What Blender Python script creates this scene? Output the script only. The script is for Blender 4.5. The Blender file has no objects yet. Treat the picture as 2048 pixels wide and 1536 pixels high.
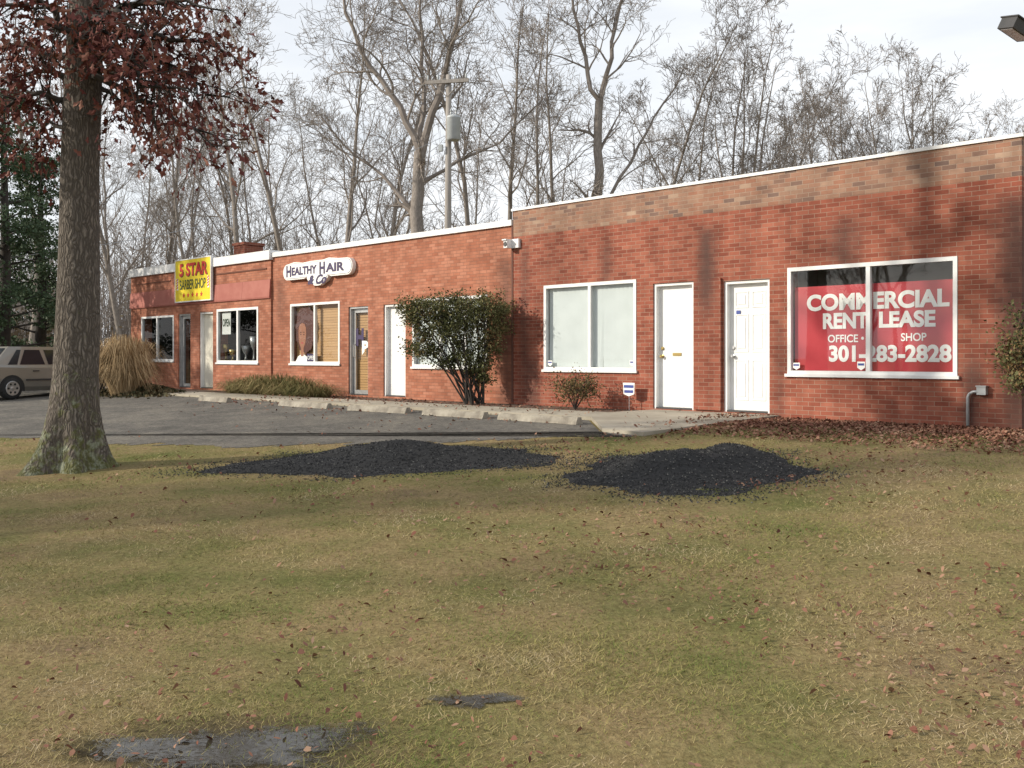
import bpy, bmesh, math, random
import numpy as np
from mathutils import Vector, Matrix, noise
R = math.radians
scene = bpy.context.scene
col = scene.collection

# ------------------------------------------------------------------ frame of reference
F = 2000.0; HZ = 715.0; EYE = 1.5
P0 = Vector((3.88, 16.3, 0)); LX = Vector((.7052, -.7090, 0)); NIN = Vector((.7090, .7052, 0))   # along facade (right), into building
ANG = math.atan2(LX.y, LX.x)
BASE = .53
def hgt(s):
    if s < 1.5: return BASE
    if s > 11.5: return 0.0
    return BASE * (1 - (s - 1.5) / 10)
def to_as(x, y):
    d = Vector((x, y, 0)) - P0
    return d.dot(LX), -d.dot(NIN)
def W(a, s, z=None):
    p = P0 + LX * a - NIN * s
    p.z = hgt(s) if z is None else z
    return p
def gz(x, y): return hgt(to_as(x, y)[1])
def at(px, py, lift=0.0):                       # point of the ground seen at a place of the photo
    k = (px - 1024) / F; h = .2
    for i in range(40):
        z = F * (EYE - h - lift) / (py - HZ); h = .5 * h + .5 * gz(k * z, z)
    return Vector((k * z, z, gz(k * z, z)))
def fa(px):
    k = (px - 1024) / F
    return -(P0.x - P0.y * k) / (.7052 + .7090 * k)
def fz(px, py):
    z = P0.y - .7090 * fa(px)
    return EYE - (py - HZ) * z / F
def zd(px, s):                                   # depth at which the sight line reaches distance s in front of the facade
    k = (px-1024)/F
    return (P0.x*.709+P0.y*.7052 - s)/(.709*k+.7052)
def a_at(px, s):
    z = zd(px, s); return to_as((px-1024)/F*z, z)[0]

# ------------------------------------------------------------------ mesh builder
class MB:
    def __init__(s): s.v = []; s.f = []
    def face(s, pts):
        n = len(s.v); s.v += [tuple(p) for p in pts]; s.f.append(tuple(range(n, n + len(pts))))
    def box(s, x0, x1, y0, y1, z0, z1):
        n = len(s.v)
        s.v += [(x, y, z) for z in (z0, z1) for y in (y0, y1) for x in (x0, x1)]
        for q in ((0,2,3,1),(4,5,7,6),(0,1,5,4),(2,6,7,3),(0,4,6,2),(1,3,7,5)): s.f.append(tuple(n + i for i in q))
    def prism(s, pts, y0, y1):                  # outline in x,z extruded along y
        n = len(s.v); m = len(pts)
        s.v += [(p[0], y0, p[1]) for p in pts] + [(p[0], y1, p[1]) for p in pts]
        s.f.append(tuple(n + i for i in range(m))); s.f.append(tuple(n + m + i for i in reversed(range(m))))
        for i in range(m):
            j = (i + 1) % m; s.f.append((n + j, n + i, n + m + i, n + m + j))
    def slab(s, pts, z0f, z1f):                 # outline in x,y with top/bottom heights
        n = len(s.v); m = len(pts)
        s.v += [(p[0], p[1], z0f(p[0], p[1])) for p in pts] + [(p[0], p[1], z1f(p[0], p[1])) for p in pts]
        s.f.append(tuple(n + m + i for i in range(m)))
        for i in range(m):
            j = (i + 1) % m; s.f.append((n + i, n + j, n + m + j, n + m + i))
    def tube(s, pts, rad, sides=6, cap=True):
        n = len(s.v); m = len(pts)
        for i, p in enumerate(pts):
            d = (pts[min(i + 1, m - 1)] - pts[max(i - 1, 0)])
            if d.length < 1e-9: d = Vector((0, 0, 1))
            d.normalize()
            ref = Vector((1, 0, 0)) if abs(d.x) < .8 else Vector((0, 1, 0))
            u = d.cross(ref).normalized(); w = d.cross(u)
            for k in range(sides):
                t = 2 * math.pi * k / sides
                q = p + (u * math.cos(t) + w * math.sin(t)) * rad[i]
                s.v.append((q.x, q.y, q.z))
        for i in range(m - 1):
            for k in range(sides):
                k2 = (k + 1) % sides
                s.f.append((n + i*sides + k, n + i*sides + k2, n + (i+1)*sides + k2, n + (i+1)*sides + k))
        if cap:
            s.f.append(tuple(n + k for k in reversed(range(sides)))); s.f.append(tuple(n + (m-1)*sides + k for k in range(sides)))
    def lathe(s, prof, c=(0,0,0), axis='z', n=20):
        b = len(s.v)
        for r, h in prof:
            for k in range(n):
                t = 2 * math.pi * k / n; x, y = r * math.cos(t), r * math.sin(t)
                p = (x, y, h) if axis == 'z' else ((x, h, y) if axis == 'y' else (h, x, y))
                s.v.append((p[0]+c[0], p[1]+c[1], p[2]+c[2]))
        for i in range(len(prof) - 1):
            for k in range(n):
                k2 = (k + 1) % n
                s.f.append((b+i*n+k, b+i*n+k2, b+(i+1)*n+k2, b+(i+1)*n+k))
        s.f.append(tuple(b + k for k in range(n))); s.f.append(tuple(b + (len(prof)-1)*n + k for k in range(n)))
    def mesh(s, name, mat, smooth=False):
        me = bpy.data.meshes.new(name); me.from_pydata(s.v, [], s.f); me.update()
        if mat: me.materials.append(mat)
        if smooth: me.polygons.foreach_set('use_smooth', [True] * len(me.polygons))
        return me
    def build(s, name, mat, parent=None, smooth=False, fix=True):
        me = s.mesh(name, mat, smooth)
        if fix:
            bm = bmesh.new(); bm.from_mesh(me); bmesh.ops.recalc_face_normals(bm, faces=bm.faces); bm.to_mesh(me); bm.free()
        return link(name, me, parent)
def link(name, me, parent=None):
    o = bpy.data.objects.new(name, me); col.objects.link(o)
    if parent: o.parent = parent
    return o
def tag(o, label, cat, group=None, kind=None):
    o['label'] = label
    if cat: o['category'] = cat
    if group: o['group'] = group
    if kind: o['kind'] = kind
    return o
def thing(name, loc, rz, label, cat, group=None):
    o = bpy.data.objects.new(name, None); col.objects.link(o); o.location = loc; o.rotation_euler = (0, 0, rz); o.empty_display_size = .2
    return tag(o, label, cat, group)

# ------------------------------------------------------------------ materials
def nodes(name):
    m = bpy.data.materials.new(name); m.use_nodes = True
    nt = m.node_tree; b = nt.nodes['Principled BSDF']
    return m, nt, b
def N(nt, t, **k):
    n = nt.nodes.new(t)
    for a, v in k.items(): setattr(n, a, v)
    return n
def ramp(nt, stops):
    r = N(nt, 'ShaderNodeValToRGB'); e = r.color_ramp.elements
    while len(e) < len(stops): e.new(.5)
    for i, (p, c) in enumerate(stops):
        e[i].position = p; e[i].color = (*c, 1) if len(c) == 3 else c
    return r
def mixc(nt, fac, a, b, mode='MIX'):
    m = N(nt, 'ShaderNodeMix', data_type='RGBA', blend_type=mode)
    for sock, v in ((m.inputs[0], fac), (m.inputs[6], a), (m.inputs[7], b)):
        if isinstance(v, (int, float)): sock.default_value = v
        elif isinstance(v, tuple): sock.default_value = (*v, 1)
        else: nt.links.new(v, sock)
    return m.outputs[2]
def math_(nt, op, a, b=None, c=None):
    m = N(nt, 'ShaderNodeMath', operation=op)
    for i, v in enumerate((a, b, c)):
        if v is None: continue
        if isinstance(v, (int, float)): m.inputs[i].default_value = v
        else: nt.links.new(v, m.inputs[i])
    return m.outputs[0]
def noisef(nt, vec, scale, detail=4, rough=.6):
    n = N(nt, 'ShaderNodeTexNoise'); n.inputs['Scale'].default_value = scale; n.inputs['Detail'].default_value = detail; n.inputs['Roughness'].default_value = rough
    if vec is not None: nt.links.new(vec, n.inputs['Vector'])
    return n.outputs['Fac']
def bumpn(nt, b, h, strength, dist=.02):
    n = N(nt, 'ShaderNodeBump'); n.inputs['Strength'].default_value = strength; n.inputs['Distance'].default_value = dist
    nt.links.new(h, n.inputs['Height']); nt.links.new(n.outputs[0], b.inputs['Normal'])
def stretch(nt, vec, sc):
    m = N(nt, 'ShaderNodeMapping'); m.inputs['Scale'].default_value = sc; nt.links.new(vec, m.inputs['Vector']); return m.outputs[0]
def plain(name, c1, c2=None, scale=6, rough=.7, bump=0, bscale=40, metal=0, st=(1,1,1), spec=None):
    m, nt, b = nodes(name)
    tc = N(nt, 'ShaderNodeTexCoord').outputs['Object']; v = stretch(nt, tc, st)
    if c2 is None: c2 = tuple(x * .82 for x in c1)
    f = ramp(nt, [(.35, (0,0,0)), (.65, (1,1,1))]); nt.links.new(noisef(nt, v, scale), f.inputs[0])
    nt.links.new(mixc(nt, f.outputs[0], c1, c2), b.inputs['Base Color'])
    b.inputs['Roughness'].default_value = rough; b.inputs['Metallic'].default_value = metal
    if spec is not None: b.inputs['Specular IOR Level'].default_value = spec
    if bump: bumpn(nt, b, noisef(nt, v, bscale), bump)
    return m
def island(name, cols, rough=.8, nsc=.6, gain=1.9, shift=.35):   # every leaf / blade its own tint, drifting in patches
    m, nt, b = nodes(name)
    g = N(nt, 'ShaderNodeNewGeometry')
    nf = noisef(nt, g.outputs['Position'], nsc, 4)
    base = math_(nt, 'MULTIPLY_ADD', nf, gain, .5 - gain/2 - shift / 2)
    v = math_(nt, 'MULTIPLY_ADD', g.outputs['Random Per Island'], shift, base)
    r = ramp(nt, [(i / (len(cols) - 1), c) for i, c in enumerate(cols)]); nt.links.new(v, r.inputs[0])
    nt.links.new(r.outputs[0], b.inputs['Base Color']); b.inputs['Roughness'].default_value = rough; b.inputs['Specular IOR Level'].default_value = .2
    return m
def brick(name, stops, mortar, stain=.5, row=.0677, bw=.205, ms=.005, streaks=()):
    m, nt, b = nodes(name)
    tc = N(nt, 'ShaderNodeTexCoord').outputs['Object']
    sp = N(nt, 'ShaderNodeSeparateXYZ'); nt.links.new(tc, sp.inputs[0])
    cb = N(nt, 'ShaderNodeCombineXYZ'); nt.links.new(math_(nt, 'ADD', sp.outputs[0], sp.outputs[1]), cb.inputs[0]); nt.links.new(sp.outputs[2], cb.inputs[1])
    br = N(nt, 'ShaderNodeTexBrick'); nt.links.new(cb.outputs[0], br.inputs['Vector'])
    for k, v in (('Scale', 1), ('Mortar Size', ms), ('Mortar Smooth', .4), ('Bias', 0), ('Brick Width', bw), ('Row Height', row)): br.inputs[k].default_value = v
    br.inputs['Color1'].default_value = (0,0,0,1); br.inputs['Color2'].default_value = (1,1,1,1); br.inputs['Mortar'].default_value = (.5,.5,.5,1)
    rp = ramp(nt, stops); nt.links.new(br.outputs['Color'], rp.inputs[0])
    c = mixc(nt, br.outputs['Fac'], rp.outputs[0], mortar)
    s1 = ramp(nt, [(.38, (.42,.39,.38)), (.56, (1,1,1))]); nt.links.new(noisef(nt, stretch(nt, tc, (1.1, 1, .22)), 1.0, 5), s1.inputs[0])
    c = mixc(nt, stain, c, s1.outputs[0], 'MULTIPLY')
    s2 = ramp(nt, [(.3, (.72,.71,.70)), (.7, (1.12,1.1,1.08))]); nt.links.new(noisef(nt, tc, 3.5, 6), s2.inputs[0])
    c = mixc(nt, .9, c, s2.outputs[0], 'MULTIPLY')
    rag = noisef(nt, stretch(nt, tc, (3, 3, 1)), 2.2, 5)
    for a_, w_, z0_, z1_, st_ in streaks:       # dark bands down the brick: stains, and some painted cast shade
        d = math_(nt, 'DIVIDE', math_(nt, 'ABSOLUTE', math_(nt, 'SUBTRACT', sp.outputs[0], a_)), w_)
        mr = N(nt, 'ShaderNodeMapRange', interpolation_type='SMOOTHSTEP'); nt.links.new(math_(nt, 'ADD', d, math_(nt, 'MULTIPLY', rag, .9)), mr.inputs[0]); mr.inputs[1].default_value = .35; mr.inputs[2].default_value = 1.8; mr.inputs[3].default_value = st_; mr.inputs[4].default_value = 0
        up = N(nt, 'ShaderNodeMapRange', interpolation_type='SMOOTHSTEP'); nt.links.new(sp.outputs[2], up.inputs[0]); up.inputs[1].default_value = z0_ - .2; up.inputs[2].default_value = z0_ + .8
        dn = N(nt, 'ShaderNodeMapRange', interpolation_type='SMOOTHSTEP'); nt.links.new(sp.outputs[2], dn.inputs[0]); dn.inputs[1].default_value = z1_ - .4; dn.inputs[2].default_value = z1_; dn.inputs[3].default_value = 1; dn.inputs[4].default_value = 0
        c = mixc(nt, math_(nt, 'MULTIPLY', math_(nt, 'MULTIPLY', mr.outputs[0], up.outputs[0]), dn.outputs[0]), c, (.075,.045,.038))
    nt.links.new(c, b.inputs['Base Color']); b.inputs['Roughness'].default_value = .85; b.inputs['Specular IOR Level'].default_value = .25
    bumpn(nt, b, math_(nt, 'SUBTRACT', 1.0, br.outputs['Fac']), .5, .008)
    return m
def glass(name, base=.04, tint=(.95,.97,.97)):          # thin pane: clear, mirror-like towards grazing, the same from both sides
    m = bpy.data.materials.new(name); m.use_nodes = True; nt = m.node_tree; nt.nodes.clear()
    o = N(nt, 'ShaderNodeOutputMaterial'); mx = N(nt, 'ShaderNodeMixShader'); t = N(nt, 'ShaderNodeBsdfTransparent'); g = N(nt, 'ShaderNodeBsdfGlossy')
    lw = N(nt, 'ShaderNodeLayerWeight'); lw.inputs[0].default_value = .5
    f = math_(nt, 'MULTIPLY_ADD', math_(nt, 'POWER', lw.outputs['Facing'], 5), .8, base)
    t.inputs[0].default_value = (*tint, 1); g.inputs['Roughness'].default_value = .02
    nt.links.new(f, mx.inputs[0]); nt.links.new(t.outputs[0], mx.inputs[1]); nt.links.new(g.outputs[0], mx.inputs[2]); nt.links.new(mx.outputs[0], o.inputs[0])
    return m

b_ = BASE
mA = brick('red_brick', [(0, (.245,.070,.044)), (.5, (.32,.10,.063)), (1, (.375,.135,.087)) ], (.38,.255,.19), .45,
           streaks=((fa(1415), .24, 2.5-b_, 4.4-b_, .85), (fa(1690), .34, 2.9-b_, 4.3-b_, .7), (fa(1215), .20, 2.8-b_, 4.3-b_, .5), (fa(1945), .20, -.4, 2.2-b_, .7), (fa(2035), .36, -1, 4.4-b_, .8), (fa(1065), .32, -.5, 2.2-b_, .55), (fa(1050), .18, 1.2-b_, 4.4-b_, .45), (fa(1562), .14, .2-b_, 2.8-b_, .35)))  # weather stains; bands right of the bush and at the conduit paint cast shade
mB = brick('orange_brick', [(0, (.35,.127,.074)), (.5, (.43,.173,.105)), (1, (.49,.217,.14))], (.26,.137,.097), .3, streaks=((fa(560), .35, 2.6-b_, 4.3-b_, .4), (fa(1012), .3, -.5, 4.3-b_, .5), (fa(750), .2, .2-b_, 3-b_, .2)))
mPar = brick('mottled_brick', [(0, (.18,.12,.10)), (.2, (.30,.17,.12)), (.5, (.35,.215,.15)), (.8, (.33,.16,.105)), (1, (.40,.28,.205))], (.39,.295,.23), .35, streaks=((fa(1415), .25, 3.7-b_, 4.6-b_, .45), (fa(1215), .3, 3.7-b_, 4.6-b_, .35)))
mWhite = plain('white_paint', (.80,.80,.79), (.72,.72,.70), 3, .55)
mCop = plain('white_metal_coping', (.82,.82,.82), (.70,.69,.67), 4, .45)
mAlu = plain('aluminium', (.55,.55,.54), (.45,.45,.45), 8, .35, metal=.6)
mDarkIn = plain('dark_interior', (.028,.026,.024), (.012,.012,.012), 2, .9)
mGreyIn = plain('grey_interior', (.45,.46,.45), (.38,.39,.38), 2, .9)
mBlind = plain('white_blind', (.66,.70,.69), (.60,.64,.63), 2, .7)
mTan = plain('tan_blind', (.50,.29,.12), (.40,.22,.085), 2, .7, st=(.3,1,14))
mGlass = glass('window_glass', .04)
mGlassR = glass('reflecting_window_glass', .09)
mGlassD = glass('dark_window_glass', .03, (.8,.83,.83))
mAwn = plain('faded_red_metal', (.40,.145,.11), (.34,.105,.08), 2.5, .8, .1)
mRoof = plain('roof_felt', (.12,.12,.12), None, 3, .9)
mSignRed = plain('red_vinyl', (.52,.022,.036), (.46,.018,.03), 1.5, .45)
mSignW = plain('white_vinyl', (.88,.87,.83), (.84,.83,.79), 3, .45)
mYellow = plain('yellow_sign', (.84,.66,.02), (.78,.59,.02), 3, .45)
mRed = plain('sign_red', (.60,.03,.02), None, 3, .5)
mGreenD = plain('sign_dark_green', (.03,.06,.02), None, 3, .5)
mPurple = plain('sign_purple', (.04,.024,.09), None, 3, .5)
mBlue = plain('sticker_blue', (.04,.07,.30), None, 3, .5)
mBrass = plain('brass', (.55,.40,.15), None, 3, .3, metal=.8)
mSkin = plain('poster_skin', (.36,.15,.085), (.30,.12,.065), 6, .6)
mHair = plain('poster_hair', (.045,.014,.012), (.13,.035,.022), 30, .7)
mLip = plain('poster_lip', (.40,.05,.06), None, 3, .5)
mPipe = plain('grey_conduit', (.42,.44,.45), (.34,.35,.36), 6, .45, metal=.3)
mDarkMetal = plain('dark_bronze_metal', (.05,.047,.047), (.035,.035,.035), 5, .5)
mConc = plain('concrete', (.40,.36,.285), (.27,.24,.185), 1.3, .9, .25, 60)
mStop = plain('weathered_concrete_stop', (.38,.345,.28), (.21,.185,.15), 5, .95, .5, 40)
mMulch = plain('mulch', (.14,.085,.055), (.075,.05,.035), 6, .95, .8, 40)
mPole = plain('weathered_pole_wood', (.36,.33,.30), (.26,.235,.21), 4, .9, .3, 12, st=(6,6,.4))
mTrans = plain('transformer_grey', (.50,.53,.54), None, 4, .45)
mBark = plain('grey_bark', (.31,.275,.245), (.185,.16,.14), 7, .95, .6, 14, st=(3,3,.8))  # lightened so that distance haze sits in the bark colour
mTwig = plain('twig_bark', (.27,.236,.21), (.195,.168,.148), 3, .95)  # pale tone puts haze into the twig colour
mDarkBark = plain('dark_bark', (.06,.05,.042), (.03,.026,.022), 3, .95)
mRubber = plain('tyre_rubber', (.02,.02,.02), None, 4, .8)
mCar = plain('beige_car_paint', (.27,.255,.225), (.25,.237,.21), 2, .3, metal=.4)
mCarGlass = plain('car_glass', (.02,.024,.028), None, 2, .12, spec=.25)
mRim = plain('wheel_alloy', (.5,.5,.5), None, 4, .35, metal=.7)
mTail = plain('tail_lamp_red', (.35,.02,.02), None, 4, .25)

# oak bark with furrows and lichen near the foot
def oakbark():
    m, nt, b = nodes('oak_bark')
    g = N(nt, 'ShaderNodeTexCoord').outputs['Object']
    wob = N(nt, 'ShaderNodeVectorMath', operation='ADD'); nt.links.new(g, wob.inputs[0])
    nz = N(nt, 'ShaderNodeTexNoise'); nz.inputs['Scale'].default_value = 5; nt.links.new(g, nz.inputs['Vector'])
    sc_ = N(nt, 'ShaderNodeVectorMath', operation='SCALE'); nt.links.new(nz.outputs['Color'], sc_.inputs[0]); sc_.inputs['Scale'].default_value = .14; nt.links.new(sc_.outputs[0], wob.inputs[1])
    v = stretch(nt, wob.outputs[0], (26, 26, 4))
    vo = N(nt, 'ShaderNodeTexVoronoi', feature='DISTANCE_TO_EDGE'); nt.links.new(v, vo.inputs['Vector']); vo.inputs['Scale'].default_value = 1.0
    ridge = ramp(nt, [(0, (0,0,0)), (.32, (1,1,1))]); nt.links.new(vo.outputs['Distance'], ridge.inputs[0])
    n1 = noisef(nt, v, 1.6, 8, .72)
    r = ramp(nt, [(.34, (.10,.081,.064)), (.5, (.175,.147,.12)), (.66, (.265,.232,.193))]); nt.links.new(n1, r.inputs[0])
    c = mixc(nt, ridge.outputs[0], (.07,.057,.045), r.outputs[0])
    sp = N(nt, 'ShaderNodeSeparateXYZ'); nt.links.new(g, sp.inputs[0])
    mr = N(nt, 'ShaderNodeMapRange'); nt.links.new(sp.outputs[2], mr.inputs[0]); mr.inputs[1].default_value = 0; mr.inputs[2].default_value = 1.6; mr.inputs[3].default_value = .16; mr.inputs[4].default_value = -.06
    ad = math_(nt, 'ADD', noisef(nt, g, 6, 8, .75), mr.outputs[0])
    lm = ramp(nt, [(.57, (0,0,0)), (.66, (.8,.8,.8))]); nt.links.new(ad, lm.inputs[0])
    lc = ramp(nt, [(.46, (.10,.105,.025)), (.64, (.28,.30,.21))]); nt.links.new(noisef(nt, g, 11, 3), lc.inputs[0])
    nt.links.new(mixc(nt, lm.outputs[0], c, lc.outputs[0]), b.inputs['Base Color']); b.inputs['Roughness'].default_value = .95
    bumpn(nt, b, math_(nt, 'ADD', math_(nt, 'MULTIPLY', n1, .5), ridge.outputs[0]), .8, .022)
    return m
mOak = oakbark()

# ------------------------------------------------------------------ ground, lot, walk
pud = []
def lawnmat():
    m, nt, b = nodes('winter_lawn')
    g = N(nt, 'ShaderNodeNewGeometry').outputs['Position']
    r = ramp(nt, [(.30, (.13,.145,.046)), (.44, (.20,.18,.077)), (.58, (.28,.215,.112)), (.74, (.185,.135,.088))]); nt.links.new(noisef(nt, g, .7, 6, .65), r.inputs[0])
    r2 = ramp(nt, [(.3, (.55,.5,.45)), (.7, (1.2,1.2,1.15))]); nt.links.new(noisef(nt, g, 26, 6, .75), r2.inputs[0])
    c = mixc(nt, 1, r.outputs[0], r2.outputs[0], 'MULTIPLY')
    # damp mud around the puddle
    p_ = at(470, 1500); d = N(nt, 'ShaderNodeVectorMath', operation='DISTANCE')
    nt.links.new(stretch(nt, g, (1, 1.7, 0)), d.inputs[0]); d.inputs[1].default_value = (p_.x, p_.y*1.7, 0)
    mr = N(nt, 'ShaderNodeMapRange', interpolation_type='SMOOTHSTEP'); nt.links.new(math_(nt, 'ADD', d.outputs['Value'], math_(nt, 'MULTIPLY', noisef(nt, g, 4, 5), .5)), mr.inputs[0])
    mr.inputs[1].default_value = .55; mr.inputs[2].default_value = 1.1; mr.inputs[3].default_value = .8; mr.inputs[4].default_value = 0
    c = mixc(nt, mr.outputs[0], c, (.055,.045,.03))
    nt.links.new(c, b.inputs['Base Color']); b.inputs['Roughness'].default_value = 1; b.inputs['Specular IOR Level'].default_value = .1
    bumpn(nt, b, noisef(nt, g, 30, 5, .7), .7, .03)
    return m
mLawn = lawnmat()
mb = MB()
sl = [-900, -300, -80, -30, 0, 1.5, 4, 8, 11.5, 14, 30, 120, 900]; al = [-900, -200, -60, -25, -10, 0, 10, 30, 200, 900]
for s in sl:
    for a in al: mb.v.append(tuple(W(a, s)))
for i in range(len(sl) - 1):
    for j in range(len(al) - 1):
        n = len(al); mb.f.append((i*n+j, i*n+j+1, (i+1)*n+j+1, (i+1)*n+j))
tag(mb.build('lawn', mLawn), 'patchy winter lawn of straw and green grass sloping up to the shops', 'lawn', kind='structure')

def asphalt():
    m, nt, b = nodes('old_asphalt')
    g = N(nt, 'ShaderNodeNewGeometry').outputs['Position']
    r = ramp(nt, [(.3, (.105,.10,.092)), (.5, (.165,.155,.14)), (.68, (.24,.22,.187))]); nt.links.new(noisef(nt, g, 1.1, 7, .7), r.inputs[0])
    r2 = ramp(nt, [(.40, (.35,.35,.35)), (.64, (1.5,1.48,1.42))]); nt.links.new(noisef(nt, g, 13, 8, 1.0), r2.inputs[0])
    nt.links.new(mixc(nt, 1, r.outputs[0], r2.outputs[0], 'MULTIPLY'), b.inputs['Base Color']); b.inputs['Roughness'].default_value = .95; b.inputs['Specular IOR Level'].default_value = .2
    bumpn(nt, b, noisef(nt, g, 40, 5, .8), .8, .02)
    return m
lot_px = [(-500, 878), (-200, 872), (60, 876), (220, 887), (330, 889), (480, 894), (620, 888), (760, 887), (890, 884), (1000, 881), (1100, 874), (1180, 869), (1275, 866)]
rng = random.Random(3)
front = []
for i in range(len(lot_px) - 1):
    for k in range(10):
        t = k / 10; q = at(lot_px[i][0]*(1-t)+lot_px[i+1][0]*t, lot_px[i][1]*(1-t)+lot_px[i+1][1]*t); a, s = to_as(q.x, q.y)
        front.append((a, s + rng.uniform(-.22, .22)))
front.append((.35, 3.55))
lot_as = [(-70, 2.16), (-70, 11.2)] + front + [(-.3, 3.4), (-1.6, 2.16)]
mb = MB(); mb.slab([tuple(W(a, s))[:2] for a, s in lot_as], lambda x, y: gz(x, y) - .05, lambda x, y: gz(x, y) + .006)
tag(mb.build('parking_lot', asphalt()), 'worn grey asphalt parking lot in front of the shops', 'parking lot', kind='structure')
walk_as = [(-24, 1.3), (-1.9, 1.3), (-1.9, .005), (.55, .005), (.45, 3.4), (-.35, 3.3), (-1.6, 2.1), (-24, 2.1)]
mb = MB(); mb.slab([tuple(W(a, s))[:2] for a, s in walk_as], lambda x, y: gz(x, y) - .05, lambda x, y: gz(x, y) + .055)
tag(mb.build('walkway', mConc), 'pale concrete walkway along the shop fronts', 'walkway', kind='structure')
bed = [(-24, .004), (-1.905, .004), (-1.905, 1.295), (-24, 1.295)]
mb = MB(); mb.slab([tuple(W(a, s))[:2] for a, s in bed], lambda x, y: gz(x, y) - .03, lambda x, y: gz(x, y) + .03)
tag(mb.build('planting_bed', mMulch), 'narrow mulch bed between walkway and brick wall', 'planting bed', kind='structure')

# puddles: thin broken films of muddy water
def watermat():
    m, nt, b = nodes('puddle_water')
    g = N(nt, 'ShaderNodeNewGeometry').outputs['Position']
    b.inputs['Base Color'].default_value = (.045, .038, .028, 1)
    b.inputs['IOR'].default_value = 1.4
    r = ramp(nt, [(.45, (.02,.02,.02)), (.7, (.14,.14,.14))]); nt.links.new(noisef(nt, g, 14, 5), r.inputs[0]); nt.links.new(r.outputs[0], b.inputs['Roughness'])
    tc = N(nt, 'ShaderNodeAttribute'); tc.attribute_name = 'edge'
    sm_ = math_(nt, 'ADD', math_(nt, 'MULTIPLY', tc.outputs['Fac'], .5), noisef(nt, stretch(nt, g, (1, 1.6, 1)), 10, 9, .85))
    a = ramp(nt, [(.72, (0,0,0)), (.90, (.95,.95,.95))]); nt.links.new(sm_, a.inputs[0]); nt.links.new(a.outputs[0], b.inputs['Alpha'])
    bumpn(nt, b, noisef(nt, g, 14, 2), .12, .02)
    return m
mb = MB(); edge = []
def blob(px, py, rx, ry, seed, n=40):
    c = at(px, py); rg = random.Random(seed); ph = [rg.uniform(0, 6.28) for _ in range(4)]
    b0 = len(mb.v); mb.v.append((c.x, c.y, gz(c.x, c.y)+.008)); edge.append(1)
    for rr, e in ((.35, .85), (.7, .5), (1, 0)):
        for i in range(n):
            t = 2*math.pi*i/n
            k = (1 + .2*math.sin(2*t+ph[0]) + .16*math.sin(3*t+ph[1]) + .14*math.sin(5*t+ph[2]) + .1*math.sin(9*t+ph[3]))*rr
            x, y = c.x + rx*k*math.cos(t), c.y + ry*k*math.sin(t)
            mb.v.append((x, y, gz(x, y) + .008)); edge.append(e)
    for i in range(n):
        j = (i+1) % n; mb.f.append((b0, b0+1+i, b0+1+j))
        for q in range(2): mb.f.append((b0+1+q*n+i, b0+1+q*n+n+i, b0+1+q*n+n+j, b0+1+q*n+j))
    pud.append((c.x, c.y, rx, ry))
for a in ((455, 1500, .66, .36, 1), (945, 1403, .24, .13, 4)): blob(*a)
o = mb.build('puddle', watermat()); at_ = o.data.attributes.new('edge', 'FLOAT', 'POINT'); at_.data.foreach_set('value', edge)
tag(o, 'shallow rain puddles lying in the lawn at the lower left', 'puddle', kind='structure')

# ------------------------------------------------------------------ the shop building
bld = thing('brick_shop_building', W(0, 0, BASE), ANG, 'long single storey red brick shop building with stepped white roof edge', 'building')
def bpart(mb, name, mat, parent=None, smooth=False, fix=True):
    o = mb.build(name, mat, parent or bld, smooth, fix)
    if parent is None: o.location.z = -BASE
    return o
YO = {'A': -.03, 'B': 0.0, 'C': -.05}
aC0, aC1, aB1, aA1 = fa(265), fa(545), fa(1029), fa(2045)
OPEN = {'A': [], 'B': [], 'C': []}
def op(sec, x0, x1, yt, yb):
    xm = (x0 + x1) / 2; o = (fa(x0), fa(x1), fz(xm, yb), fz(xm, yt)); OPEN[sec].append(o); return o
o_c1 = op('C', 286, 351, 632, 722); o_c2 = op('C', 360, 384, 628, 772); o_c3 = op('C', 402, 429, 624, 771); o_c4 = op('C', 437, 520, 616, 726)
o_b1 = op('B', 581, 680, 605, 728); o_b2 = op('B', 697, 736, 613, 795); o_b3 = op('B', 767, 811, 608, 797); o_b4 = op('B', 825, 975, 594, 735)
o_a1 = op('A', 1090, 1275, 565, 741); o_a2 = op('A', 1308, 1389, 565, 815); o_a3 = op('A', 1449, 1541, 560, 821); o_a4 = op('A', 1577, 1917, 524, 751)
FL = .60
def floor_to(o): return (o[0], o[1], FL, o[3])
for sec, old in (('C', 'o_c2'), ('C', 'o_c3'), ('B', 'o_b2'), ('B', 'o_b3'), ('A', 'o_a2'), ('A', 'o_a3')):
    o = globals()[old]; OPEN[sec].remove(o); o = floor_to(o); globals()[old] = o; OPEN[sec].append(o)
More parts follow.
